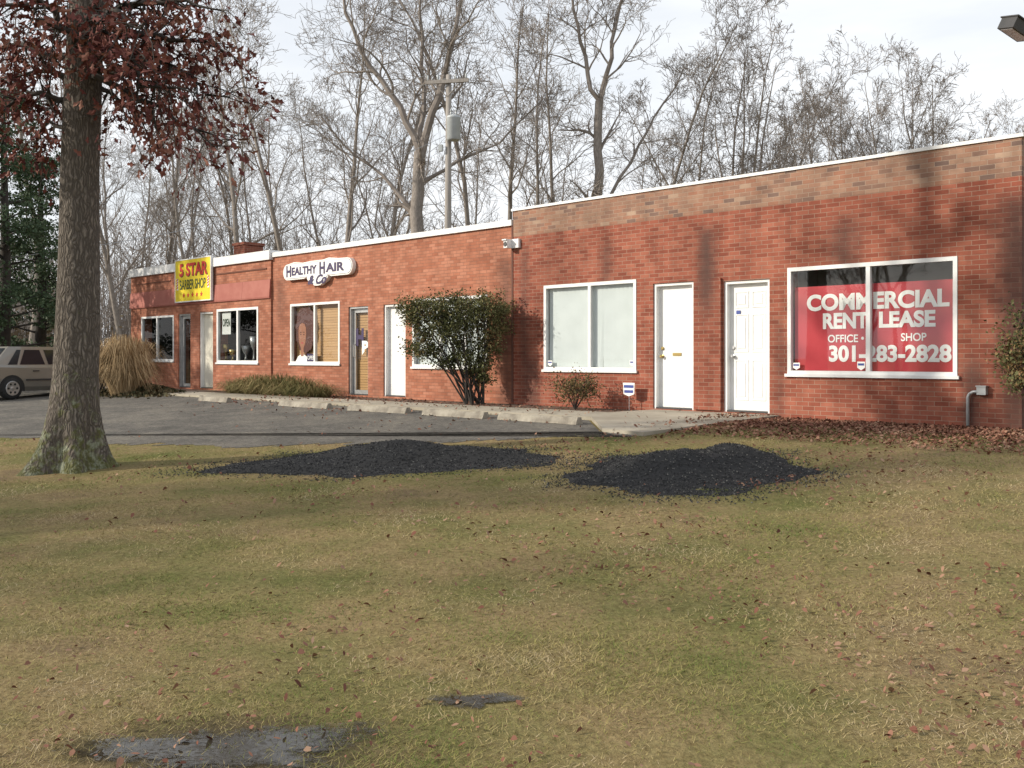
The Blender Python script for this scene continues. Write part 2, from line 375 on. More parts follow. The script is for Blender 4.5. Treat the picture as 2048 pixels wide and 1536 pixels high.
def wall(sec, a0, a1, z0, z1, mat, thick=.3):
    y = YO[sec]; ops = OPEN[sec]; mb = MB()
    xs = sorted({a0, a1} | {v for o in ops for v in o[:2]}); zs = sorted({z0, z1} | {v for o in ops for v in o[2:]})
    for i in range(len(xs)-1):
        for j in range(len(zs)-1):
            cx, cz = (xs[i]+xs[i+1])/2, (zs[j]+zs[j+1])/2
            if any(o[0] < cx < o[1] and o[2] < cz < o[3] for o in ops): continue
            mb.face([(xs[i], y, zs[j]), (xs[i+1], y, zs[j]), (xs[i+1], y, zs[j+1]), (xs[i], y, zs[j+1])])
            mb.face([(xs[i], thick, zs[j]), (xs[i], thick, zs[j+1]), (xs[i+1], thick, zs[j+1]), (xs[i+1], thick, zs[j])])
    for o in ops:
        mb.face([(o[0], y, o[2]), (o[0], y, o[3]), (o[0], thick, o[3]), (o[0], thick, o[2])])
        mb.face([(o[1], y, o[2]), (o[1], thick, o[2]), (o[1], thick, o[3]), (o[1], y, o[3])])
        mb.face([(o[0], y, o[3]), (o[1], y, o[3]), (o[1], thick, o[3]), (o[0], thick, o[3])])
        mb.face([(o[0], y, o[2]), (o[0], thick, o[2]), (o[1], thick, o[2]), (o[1], y, o[2])])
    for a in (a0, a1): mb.face([(a, y, z0), (a, thick, z0), (a, thick, z1), (a, y, z1)])
    mb.face([(a0, y, z1), (a1, y, z1), (a1, thick, z1), (a0, thick, z1)])
    me_o = mb.build('wall', mat, bld, fix=False); me_o.location.z = -BASE
    return me_o
ZA, ZAp, ZB, ZC = 4.44, 3.93, 4.16, 4.10
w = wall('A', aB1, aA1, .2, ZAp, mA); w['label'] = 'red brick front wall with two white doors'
w = wall('B', aC1, aB1 - .002, .2, ZB, mB); w['label'] = 'orange brick front wall under the oval sign'
w = wall('C', aC0, aC1 - .002, .2, ZC, mB); w['label'] = 'orange brick front wall under the yellow sign'
mb = MB(); mb.box(aB1, aA1, -.033, .3, ZAp + .001, ZA); bpart(mb, 'parapet', mPar)
D = 8.0
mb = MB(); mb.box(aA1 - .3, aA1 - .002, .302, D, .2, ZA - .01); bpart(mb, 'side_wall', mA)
mb = MB(); mb.box(aC0, aC0 + .3, .302, D, .2, ZC - .01); bpart(mb, 'side_wall', mB)
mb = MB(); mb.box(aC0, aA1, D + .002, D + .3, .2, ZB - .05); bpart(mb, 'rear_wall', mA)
mb = MB(); mb.box(aC0 + .302, aA1 - .302, .302, D, ZB - .35, ZB - .2); bpart(mb, 'roof', mRoof)
mb = MB(); mb.box(aB1 - .04, aA1 + .03, -.06, .34, ZA + .002, ZA + .05); o = bpart(mb, 'coping', mCop); o['label'] = 'thin white metal coping on the tallest wall'
mb = MB(); mb.box(aC1 + .03, aB1 - .045, -.05, .34, ZB + .002, ZB + .12); bpart(mb, 'coping', mCop)
mb = MB(); mb.box(aC0 - .06, aC1 + .025, -.12, .34, ZC + .002, ZC + .25); mb.box(aC0 + 2.5, aC0 + 2.53, -.126, -.1, ZC, ZC + .25); o = bpart(mb, 'coping', mCop); o['label'] = 'deep white fascia above the yellow sign'
mb = MB(); mb.box(aB1 - .02, aB1 - .004, -.035, .3, ZB + .122, ZA); bpart(mb, 'parapet_end', mPar)
# red band above the barber windows
mb = MB(); zt, zb = 3.58, 3.08
for k in range(6):
    x0 = aC0 + (aC1 - aC0) * k / 6 + .004; x1 = aC0 + (aC1 - aC0) * (k + 1) / 6 - .004
    n = len(mb.v)
    mb.v += [(x0, -.052, zb), (x1, -.052, zb), (x1, -.09, zb), (x0, -.09, zb), (x0, -.052, zt), (x1, -.052, zt), (x1, -.07, zt), (x0, -.07, zt), (x0, -.10, zb + .04), (x1, -.10, zb + .04)]
    for q in ((0,1,2,3), (3,2,9,8), (8,9,6,7), (7,6,5,4), (0,3,8,7,4), (1,5,6,9,2)): mb.f.append(tuple(n+i for i in q))
bpart(mb, 'awning', mAwn)
mLedge = plain('dark_ledge', (.16,.06,.035), None, 3, .9)
for x0, x1, z in ((aC0 + .5, fa(345), 3.83), (fa(428), aC1 - .2, 3.86)):
    mb = MB(); mb.box(x0, x1, -.07, -.052, z, z + .04); bpart(mb, 'wall_ledge', mLedge)
# chimney
sc2 = -2.6; ac = a_at(497, sc2); zct = EYE + (HZ-487)*zd(497, sc2)/F - 3.85; 
mb = MB(); mb.box(-.34, .34, -.34, .34, 0, zct-.09); mb.box(-.38, .38, -.38, .38, zct-.088, zct)
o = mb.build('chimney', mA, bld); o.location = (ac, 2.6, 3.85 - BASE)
mb = MB(); mb.box(aB1 - .05, aB1 - .01, -.04, -.002, .6, ZB - .02); bpart(mb, 'wall_joint', plain('joint_caulk', (.16,.07,.05), None, 3, .9))

def frame_bars(mb, x0, x1, z0, z1, y0, y1, fw, mulls=()):
    mb.box(x0, x0+fw, y0, y1, z0, z1); mb.box(x1-fw, x1, y0, y1, z0, z1)
    mb.box(x0+fw, x1-fw, y0, y1, z0, z0+fw); mb.box(x0+fw, x1-fw, y0, y1, z1-fw, z1)
    for m in mulls: mb.box(m-fw*.55, m+fw*.55, y0+.004, y1-.004, z0+fw, z1-fw)
def window(o, sec, mulls, mat, fw=.055, gl=mGlass, room=mDarkIn, depth=1.4, label=None):
    x0, x1, z0, z1 = o; y = YO[sec]; mb = MB()
    frame_bars(mb, x0+.002, x1-.002, z0+.002, z1-.002, y-.012, y+.07, fw, mulls)
    mb.box(x0-.03, x1+.03, y-.045, y-.013, z0-.035, z0+.012)
    f = bpart(mb, 'window', mat)
    if label: f['label'] = label
    mb = MB(); mb.face([(x0+.02, y+.03, z0+.02), (x1-.02, y+.03, z0+.02), (x1-.02, y+.03, z1-.02), (x0+.02, y+.03, z1-.02)])
    bpart(mb, 'pane', gl, f, fix=False)
    mb = MB(); e = .25
    X0, X1, Z0, Z1, Y0, Y1 = x0-e, x1+e, z0-e, z1+.1, .305, depth
    mb.face([(X0,Y1,Z0),(X1,Y1,Z0),(X1,Y1,Z1),(X0,Y1,Z1)]); mb.face([(X0,Y0,Z0),(X0,Y1,Z0),(X0,Y1,Z1),(X0,Y0,Z1)]); mb.face([(X1,Y0,Z0),(X1,Y1,Z0),(X1,Y1,Z1),(X1,Y0,Z1)])
    mb.face([(X0,Y0,Z0),(X1,Y0,Z0),(X1,Y1,Z0),(X0,Y1,Z0)]); mb.face([(X0,Y0,Z1),(X1,Y0,Z1),(X1,Y1,Z1),(X0,Y1,Z1)])
    bpart(mb, 'room_interior', room, f)
    return f
def vblinds(f, x0, x1, z0, z1, y, mat, n, gaps=()):
    mb = MB()
    for i in range(n):
        c = x0 + (x1-x0)*(i+.5)/n; w_ = (x1-x0)/n*.6; sk = .045 if i in gaps else 0
        mb.face([(c-w_, y-.011, z0), (c+w_-sk, y+.011, z0), (c+w_, y+.011, z1), (c-w_, y-.011, z1)])
    return bpart(mb, 'blind', mat, f)
def hblinds(f, x0, x1, z0, z1, y, mat, n):
    mb = MB()
    for i in range(n):
        c = z0 + (z1-z0)*(i+.5)/n; h = (z1-z0)/n*.52
        mb.face([(x0, y-.008, c-h), (x1, y-.008, c-h), (x1, y+.008, c+h), (x0, y+.008, c+h)])
    return bpart(mb, 'blind', mat, f)
def stick(f, x, z, w_, h_, y):
    mb = MB(); pts = [(x-w_/2, z-h_*.2), (x, z-h_/2), (x+w_/2, z-h_*.2), (x+w_/2, z+h_/2), (x-w_/2, z+h_/2)]
    mb.prism(pts, y-.004, y); s_ = bpart(mb, 'sticker', mSignW, f)
    mb = MB(); mb.box(x-w_*.4, x+w_*.4, y-.006, y-.0045, z+h_*.05, z+h_*.3); bpart(mb, 'emblem', mBlue, f)
    return s_
wc1 = window(o_c1, 'C', [fa(317)], mWhite, .06, mGlassD, label='dark two pane shop window at the far left end')
wc4 = window(o_c4, 'C', [fa(478)], mWhite, .07, mGlassD, label='two pane window with trophies and open sign')
wb1 = window(o_b1, 'B', [fa(629)], mWhite, .06, mGlass, label='window with tan blinds and a poster of a head')
hblinds(wb1, o_b1[0]+.06, o_b1[1]-.06, o_b1[2]+.05, o_b1[3]-.05, .16, mTan, 22)
wb4 = window(o_b4, 'B', [fa(880), fa(930)], mWhite, .06, mGlass, label='white window behind the big bush')
vblinds(wb4, o_b4[0]+.06, o_b4[1]-.06, o_b4[2]+.05, o_b4[3]-.05, .11, mBlind, 22)
wa1 = window(o_a1, 'A', [fa(1181)], mWhite, .06, mGlass, label='two pane window with white vertical blinds')
vblinds(wa1, o_a1[0]+.07, o_a1[1]-.05, o_a1[2]+.05, o_a1[3]-.05, .075, mBlind, 22, gaps=(13,))
wa4 = window(o_a4, 'A', [fa(1738)], mWhite, .06, mGlassR, room=mGreyIn, label='wide two pane window with a red banner inside')
for f, o, sec in ((wa1, o_a1, 'A'), (wa4, o_a4, 'A')):
    stick(f, o[0]+.14, o[2]+.13, .12, .11, YO[sec]+.026)
stick(wa1, o_a1[1]-.12, o_a1[2]+.14, .10, .11, YO['A']+.026); stick(wa4, fa(1738)-.12, o_a4[2]+.14, .12, .13, YO['A']+.026)

def door(o, sec, style, mat=mWhite, label=None):
    x0, x1, z0, z1 = o; y = YO[sec]; fw = .05 if style != 'glass' else .045
    yd = y + .13
    if style == 'glass':
        mb = MB(); frame_bars(mb, x0+.05, x1-.05, z0+.03, z1-.05, yd-.02, yd+.03, .09); d = bpart(mb, 'door', mAlu)
        mb = MB(); mb.face([(x0+.1, yd, z0+.1), (x1-.1, yd, z0+.1), (x1-.1, yd, z1-.1), (x0+.1, yd, z1-.1)]); bpart(mb, 'pane', mGlass, d, fix=False)
        mb = MB(); mb.box(x0, x1, .32, .9, z0, z1); bpart(mb, 'room_interior', mDarkIn, d)
        mb = MB(); xh = x0 + .12; mb.tube([Vector((xh, yd-.02, z0+.9)), Vector((xh, yd-.07, z0+.92)), Vector((xh, yd-.07, z0+1.2)), Vector((xh, yd-.02, z0+1.22))], [.012]*4, 6); bpart(mb, 'handle', mAlu, d)
    else:
        mb = MB(); X0, X1, Z0, Z1 = x0+fw, x1-fw, z0+.03, z1-fw
        mb.box(X0, X1, yd, yd+.045, Z0, Z1)
        if style == 'panel':
            wdt = X1-X0; hh = Z1-Z0
            for cx0, cx1 in ((.12, .46), (.54, .88)):
                for cz0, cz1 in ((.08, .40), (.46, .76), (.81, .94)):
                    a_, b1_, c_, d_ = X0+wdt*cx0, X0+wdt*cx1, Z0+hh*cz0, Z0+hh*cz1
                    frame_bars(mb, a_, b1_, c_, d_, yd-.009, yd+.002, .02)
                    mb.box(a_+.06, b1_-.06, yd-.008, yd+.002, c_+.06, d_-.06)
        d = bpart(mb, 'door', mat)
        if style != 'blank':
            xh = X0 + .07
            for zz, nm in ((z0+.92, 'handle'), (z0+1.06, 'deadbolt')):
                mb = MB(); mb.lathe([(.03, yd), (.03, yd-.012), (.012, yd-.015), (.012, yd-.04), (.028, yd-.045), (.03, yd-.06), (.018, yd-.075)] if nm == 'handle' else [(.03, yd), (.03, yd-.02), (.02, yd-.026)], (xh, 0, zz), 'y', 12)
                bpart(mb, nm, mBrass if style == 'flush' else mAlu, d)
        if style == 'flush':
            mb = MB(); mb.box((X0+X1)/2-.09, (X0+X1)/2+.09, yd-.012, yd-.001, z0+.93, z0+.98); bpart(mb, 'mail_slot', mBrass, d)
        if style == 'panel':
            mb = MB(); mb.box(X0+.12, X0+.2, yd-.014, yd-.0105, z0+1.62, z0+1.68); bpart(mb, 'sticker', mBlue, d)
    if label: d['label'] = label
    mb = MB(); y0, y1 = (y+.03, y+.2)
    mb.box(x0+.001, x0+fw, y0, y1, z0, z1-.001); mb.box(x1-fw, x1-.001, y0, y1, z0, z1-.001); mb.box(x0+fw, x1-fw, y0, y1, z1-fw, z1-.001)
    bpart(mb, 'frame', mAlu if style == 'glass' else mWhite, d)
    mb = MB(); mb.box(x0+fw, x1-fw, y+.02, y+.2, z0+.001, z0+.028); bpart(mb, 'threshold', mDarkMetal, d)
    return d
mCream = plain('cream_paint', (.78,.74,.62), (.70,.66,.55), 3, .6)
door(o_c2, 'C', 'glass', label='dark glass door next to the far left window'); door(o_c3, 'C', 'blank', mCream, label='plain cream door between the barber windows')
dHB = door(o_b2, 'B', 'glass', label='glass shop door with two purple letters')
mb = MB()
for i in range(30):
    z = FL+.12+i*(o_b2[3]-FL-.25)/30; mb.box(o_b2[0]+.1, o_b2[1]-.1, .2, .206, z, z+.055)
bpart(mb, 'blind', mTan, dHB)
door(o_b3, 'B', 'blank', label='plain white door left of the big bush')
door(o_a2, 'A', 'flush', label='plain white door with brass knob and mail slot'); door(o_a3, 'A', 'panel', label='white panelled door left of the red banner window')
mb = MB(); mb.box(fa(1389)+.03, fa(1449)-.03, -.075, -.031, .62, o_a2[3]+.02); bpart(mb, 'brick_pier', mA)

# ------------------------------------------------------------------ lettering
def text(name, body, x0, x1, z0, z1, y, mat, parent, bold=.0, ext=.004, shear=0):
    cu = bpy.data.curves.new(name, 'FONT'); cu.body = body; cu.size = 1; cu.extrude = .02; cu.offset = bold; cu.shear = shear
    o = bpy.data.objects.new(name, cu); col.objects.link(o); bpy.context.view_layer.update()
    me = bpy.data.meshes.new_from_object(o.evaluated_get(bpy.context.evaluated_depsgraph_get()))
    bpy.data.objects.remove(o); bpy.data.curves.remove(cu)
    co = np.empty(len(me.vertices)*3, 'f'); me.vertices.foreach_get('co', co); co = co.reshape(-1, 3)
    mn, mx = co.min(0), co.max(0); out = np.empty_like(co)
    out[:, 0] = x0 + (co[:, 0]-mn[0])/(mx[0]-mn[0])*(x1-x0); out[:, 2] = z0 + (co[:, 1]-mn[1])/(mx[1]-mn[1])*(z1-z0)
    out[:, 1] = y - (co[:, 2]-mn[2])/(mx[2]-mn[2])*ext
    me.vertices.foreach_set('co', out.ravel()); me.materials.clear(); me.materials.append(mat); me.update()
    return link(name, me, parent)
def onwall(name, a, s, z, label, cat, group=None): return thing(name, W(a, s, z), ANG, label, cat, group)

# red banner
a0, a1 = fa(1586), fa(1912); z0, z1 = o_a4[2]+.06, fz(1746, 566); ca = (a0+a1)/2
sg = onwall('rental_banner', ca, -.06, z0, 'red rental banner with white lettering hung inside the wide window', 'banner')
mb = MB(); mb.box(-(a1-a0)/2, (a1-a0)/2, 0, .01, 0, z1-z0); mb.build('banner_sheet', mSignRed, sg)
def bx(px): return fa(px) - ca + .02
def bz(py): return fz(1746, py) - z0
text('lettering', 'COMMERCIAL', bx(1608), bx(1893), bz(618), bz(583), -.003, mSignW, sg, .042)
text('lettering', 'RENT', bx(1640), bx(1731), bz(656), bz(623), -.003, mSignW, sg, .042)
text('lettering', 'LEASE', bx(1752), bx(1865), bz(656), bz(623), -.003, mSignW, sg, .042)
text('lettering', 'OFFICE •', bx(1650), bx(1722), bz(684), bz(668), -.003, mSignW, sg, .018)
text('lettering', 'SHOP', bx(1796), bx(1847), bz(683), bz(667), -.003, mSignW, sg, .018)
text('lettering', '301-283-2828', bx(1652), bx(1897), bz(724), bz(690), -.003, mSignW, sg, .04)

# yellow barber sign
ss = .17; a0, a1 = a_at(351, ss), a_at(421, ss); ca = (a0+a1)/2; zdp = zd(386, ss); z0, z1 = EYE+(HZ-601)*zdp/F, EYE+(HZ-518)*zdp/F; w2 = (a1-a0)/2; H = z1-z0
sg = onwall('barber_shop_sign', ca, ss, z0, 'yellow barber shop sign with red lettering at the roof edge', 'sign')
mb = MB(); mb.box(-w2, w2, 0, .06, 0, H); mb.build('board', mYellow, sg)
mb = MB(); frame_bars(mb, -w2-.03, w2+.03, -.03, H+.03, -.01, .065, .03); mb.build('frame', mCop, sg)
text('lettering', '5 STAR', -w2*.76, w2*.84, H*.60, H*.92, -.004, mRed, sg, .035)
text('lettering', '5 STAR', -w2*.73, w2*.87, H*.585, H*.905, -.001, mGreenD, sg, .03, .003)
text('lettering', 'BARBER SHOP', -w2*.74, w2*.74, H*.28, H*.52, -.003, mGreenD, sg, .012)
def star(cx, cz, r):
    return [(cx + (r if i % 2 == 0 else r*.42)*math.sin(i*math.pi/5), cz + (r if i % 2 == 0 else r*.42)*math.cos(i*math.pi/5)) for i in range(10)]
for i in range(5):
    mb = MB(); mb.prism(star(-w2*.5 + i*w2*.25, H*.14, .085), -.006, -.001); mb.build('star_emblem', mRed, sg)
for sx in (-1, 1):
    mb = MB(); mb.box(sx*w2*.88-.05, sx*w2*.88+.05, -.005, -.001, H*.28, H*.56); p = mb.build('barber_pole_emblem', mSignW, sg)
    for k in range(4):
        zz = H*(.30 + k*.065); xx = sx*w2*.88
        mb = MB(); mb.prism([(xx-.05, zz), (xx+.05, zz+.05), (xx+.05, zz+.09), (xx-.05, zz+.04)], -.008, -.0055); mb.build('stripe', mRed, p)

# white oval sign
ss = .12; a0, a1 = a_at(567, ss), a_at(704, ss); ca = (a0+a1)/2; w2 = (a1-a0)/2; zc = 3.70; hh = .19
sg = onwall('hair_salon_sign', ca, ss, zc - .5, 'white oval hair salon sign with purple lettering on orange brick', 'sign')
def oval(g):
    pts = []
    r = hh + g
    for i in range(13):
        t = math.pi/2 + math.pi*i/12; pts.append((-w2+hh+math.cos(t)*r, .5+math.sin(t)*r))
    pts.append((-.56, .5-r))
    for i in range(13):
        t = math.pi + math.pi*i/12; q = .48+g
        pts.append((.04+math.cos(t)*q*(1 if abs(math.cos(t)) < .8 else .95), .30-g*.2+math.sin(t)*(.19+g) + (.04 if abs(math.cos(t)) > .45 else 0)))
    pts.append((.64, .5-r))
    for i in range(13):
        t = -math.pi/2 + math.pi*i/12; pts.append((w2-hh+math.cos(t)*r, .5+math.sin(t)*r))
    pts += [(.95, .5+r+.01), (.55, .5+r+.05), (.30, .5+r+.02), (-.2, .5+r+.02), (-.6, .5+r), (-1.0, .5+r+.04)]
    return pts
mb = MB(); mb.prism(oval(.015), .0, .11); mb.build('board', mSignW, sg)
mb = MB(); mb.prism(oval(-.014), -.004, -.001); mb.build('border', mPurple, sg)
mb = MB(); mb.prism(oval(-.022), -.008, -.0045); mb.build('face', mSignW, sg)
def seg(b, x0, x1, z0, z1, bold=.04, shear=0): text('lettering', b, x0*w2, x1*w2, .5+z0, .5+z1, -.0085, mPurple, sg, bold, shear=shear)
seg('H', -.90, -.75, -.13, .16); seg('EALTHY', -.73, .02, -.10, .11); seg('H', .10, .26, -.13, .17); seg('AIR', .28, .80, -.10, .12)
seg('& Co', -.24, .30, -.37, -.135, .04, .45)

# poster of a head in the tan-blind window
ap = fa(604); zp = o_b1[2] + .06
sg = onwall('hair_poster', ap, -.07, zp, 'cut out poster of a head with big curly hair in the tan blind window', 'poster')
HH = o_b1[3] - o_b1[2] - .16
rp_ = random.Random(2); lob = [rp_.uniform(0, 6.28) for _ in range(3)]
pts = [(.04 + .43*(1+.05*math.sin(13*t+lob[0])+.03*math.sin(23*t))*math.cos(t), HH*.60 + .62*(1+.05*math.sin(11*t+lob[1])+.03*math.sin(19*t))*math.sin(t)) for t in [2*math.pi*i/120 for i in range(120)]]
mb = MB(); mb.prism([(max(-.42, p[0]), min(HH, p[1])) for p in pts], 0, .006); mb.build('hair', mHair, sg)
fpts = [(0, .34), (.10, .31), (.165, .22), (.175, .08), (.165, -.05), (.13, -.19), (.07, -.29), (0, -.33)]
mb = MB(); mb.prism([(-.09+x, HH*.47+z) for x, z in fpts] + [(-.09-x, HH*.47+z) for x, z in reversed(fpts[1:-1])], -.004, -.001); fc = mb.build('face', mSkin, sg)
mb = MB(); mb.prism([(-.40, 0), (.24, 0), (.10, HH*.10), (-.02, HH*.13), (-.16, HH*.13), (-.28, HH*.10)], -.003, -.0005); mb.build('shoulders', mSignW, sg)
mb = MB(); mb.prism([(-.15, HH*.10), (-.03, HH*.10), (-.03, HH*.28), (-.15, HH*.28)], -.0038, -.0031); mb.build('neck', mSkin, sg)
for ex in (-.155, -.02):
    mb = MB(); mb.prism([(ex+.035*math.cos(t), HH*.50+.014*math.sin(t)) for t in [2*math.pi*i/12 for i in range(12)]], -.006, -.0045); mb.build('eye', mHair, fc)
    mb = MB(); mb.prism([(ex-.045, HH*.535), (ex+.045, HH*.535), (ex+.035, HH*.55), (ex-.035, HH*.55)], -.006, -.0045); mb.build('eyebrow', mHair, fc)
mb = MB(); mb.prism([(-.09+.05*math.cos(t), HH*.345+.02*math.sin(t)) for t in [2*math.pi*i/12 for i in range(12)]], -.006, -.0045); mb.build('lips', mLip, fc)
# OPEN signs
sg = onwall('open_sign', fa(451), .02 - .0, o_c4[3]-.72, 'white open sign in the top left of the trophy window', 'sign')
mb = MB(); mb.box(-.24, .24, .05, .056, 0, .62); mb.build('board', mSignW, sg)
text('lettering', 'OPEN', -.21, .21, .22, .44, .048, mGreenD, sg, .02)
sg = onwall('open_sign', fa(619), -.055, o_b1[2]+.06, 'small dark open sign at the foot of the poster window', 'sign')
mb = MB(); mb.box(-.2, .2, 0, .006, 0, .2); mb.build('board', mPurple, sg)
text('lettering', 'OPEN', -.17, .17, .05, .15, -.002, mSignW, sg, .015)
# letters on the glass door
xm = (o_b2[0]+o_b2[1])/2
text('lettering', 'H', xm-.24, xm+.06, FL+1.18, FL+1.60, .122, mPurple, dHB, .05)
text('lettering', 'B', xm+.0, xm+.28, FL+.96, FL+1.30, .118, mSignW, dHB, .05)
# trophies in the barber window
for i, (px, h_, m_) in enumerate(((452, .55, mBrass), (466, .40, mBrass), (492, .5, mAlu), (508, .75, mAlu))):
    lab = ['gold trophy leftmost on the barber window sill', 'short gold trophy right of the leftmost gold one', 'small silver trophy right of the window mullion', 'tall silver trophy rightmost on the barber window sill'][i]
    tr = onwall('trophy', a_at(px, -.2), -.2, o_c4[2]-.02, lab, 'trophy', 'trophies in the barber shop window')
    mb = MB(); mb.box(-.08, .08, -.08, .08, 0, .10); mb.build('base', mDarkMetal, tr)
    mb = MB(); mb.lathe([(.05, .101), (.03, .16), (.025, h_*.5), (.05, h_*.55), (.10, h_*.75), (.12, h_)], n=12); mb.build('cup', m_, tr, True)
# security yard sign
sg = thing('security_yard_sign', W(a_at(1258, .22), .22), ANG, 'small blue and white security sign on a stake below the blind window', 'sign')
zz = .28
mb = MB(); mb.prism([(-.12, zz+.04), (0, zz), (.12, zz+.04), (.13, zz+.24), (-.13, zz+.24)], -.008, 0); mb.build('board', mSignW, sg)
mb = MB(); mb.box(-.11, .11, -.011, -.0085, zz+.15, zz+.20); e_ = mb.build('emblem', mBlue, sg)
mb = MB(); mb.box(-.10, .10, -.011, -.0085, zz+.06, zz+.11); mb.build('emblem', mBlue, sg)
mb = MB(); mb.tube([Vector((0, .006, -.1)), Vector((0, .006, zz+.2))], [.006, .006], 6); mb.build('stake', mPipe, sg)
# security light at the step
al_ = fa(1032)
sl_ = onwall('security_light', al_, .035, fz(1032, 497), 'white security light fixed at the step between two brick walls', 'light')
mb = MB(); mb.box(-.02, .16, -.06, 0, 0, .18); mb.build('mount', mCop, sl_)
mb = MB(); mb.box(-.12, -.022, -.20, -.04, .0, .15); mb.prism([(-.14, .15), (-.02, .15), (-.02, .175), (-.14, .175)], -.23, -.03); hd = mb.build('lamp_head', mCop, sl_)
mb = MB(); mb.lathe([(.05, -.201), (.045, -.21)], (-.07, 0, .075), 'y', 14); mb.build('lens', mDarkMetal, hd)
# conduit
a_ = fa(1940)
cd = onwall('conduit_pipe', a_, .06, hgt(0), 'grey conduit bending from the ground into a box on the red wall', 'pipe')
zt_ = fz(1945, 780) - hgt(0)
pts = [Vector((0, -.02, -.1)), Vector((0, -.02, zt_-.12))] + [Vector((.10-.10*math.cos(t), -.02, zt_-.12+.10*math.sin(t))) for t in [math.pi/2*i/6 for i in range(1, 7)]] + [Vector((.15, -.02, zt_-.02))]
mb = MB(); mb.tube(pts, [.022]*len(pts), 10); mb.build('pipe', mPipe, cd, True)
mb = MB(); mb.box(.13, .25, -.06, .028, zt_-.06, zt_+.05); mb.box(.12, .26, -.075, .025, zt_+.051, zt_+.065); mb.build('junction_box', mPipe, cd)
# floodlight on a pole past the end of the building
zf = 11.6; kx = (2100-1024)/F
fl = thing('flood_light', (kx*zf, zf, gz(kx*zf, zf)), R(8), 'dark box floodlight high on a pole at the top right corner', 'light')
b0 = gz(kx*zf, zf); zh = EYE + (HZ-60)*zf/F - b0
mb = MB(); mb.tube([Vector((.25, .1, -.2)), Vector((.25, .1, zh+.15))], [.06, .05], 10); mb.build('pole', mDarkMetal, fl, True)
mb = MB(); mb.tube([Vector((.25, .1, zh+.05)), Vector((-.2, 0, zh+.05))], [.022, .022], 8); mb.build('arm', mDarkMetal, fl)
mb = MB()
mb.box(-.17, .17, -.12, .12, -.065, .065); mb.box(-.185, .185, -.135, .135, .0655, .08); o = mb.build('lamp_head', mDarkMetal, fl); o.location = (-.41, 0, zh-.01); o.rotation_euler = (R(14), R(20), R(15))
mb = MB(); mb.box(-.14, .14, -.09, .09, -.071, -.0655); g_ = mb.build('lens', mAlu, o)

# ------------------------------------------------------------------ wheel stops
stops = [(400, 461, 800), (545, 680, 815), (705, 812, 821), (850, 972, 828), (1000, 1160, 848)]
labs = ['concrete wheel stop farthest left, in front of the trophy window', 'concrete wheel stop in front of the dry tan clumps, second from the left', 'concrete wheel stop in front of the white door beside the big bush', 'concrete wheel stop in front of the big bush', 'concrete wheel stop nearest the camera, beside the walkway apron']
prof = [(-.085, 0), (.085, 0), (.07, .05), (.04, .115), (-.04, .115), (-.07, .05)]
for (x0, x1, y), lb in zip(stops, labs):
    s_ = 2.7
    A0, A1 = a_at(x0, s_), a_at(x1, s_); L = min(A1 - A0, 1.85); am = (A0+A1)/2
    rg = random.Random(x0)
    o = MB(); L2 = L/2; xs_ = [-L2, -L2*.96] + [L2*q for q in (-.7, -.4, -.1, .2, .5, .75)] + [L2*.96, L2]
    o.v = [(x, p[0]+rg.uniform(-.010,.010), max(0, p[1]+rg.uniform(-.014,.006))) for x in xs_ for p in prof]
    m_ = len(prof); nx = len(xs_)
    for i in range(nx-1):
        for k in range(m_): o.f.append((i*m_+k, i*m_+(k+1)%m_, (i+1)*m_+(k+1)%m_, (i+1)*m_+k))
    o.f.append(tuple(range(m_))); o.f.append(tuple((nx-1)*m_+k for k in reversed(range(m_))))
    ob = o.build('wheel_stop', mStop); ob.location = W(am, s_, hgt(s_)+.005); ob.rotation_euler = (0, 0, ANG + rg.uniform(-.08, .08))
    tag(ob, lb, 'wheel stop', 'wheel stops along the walkway')

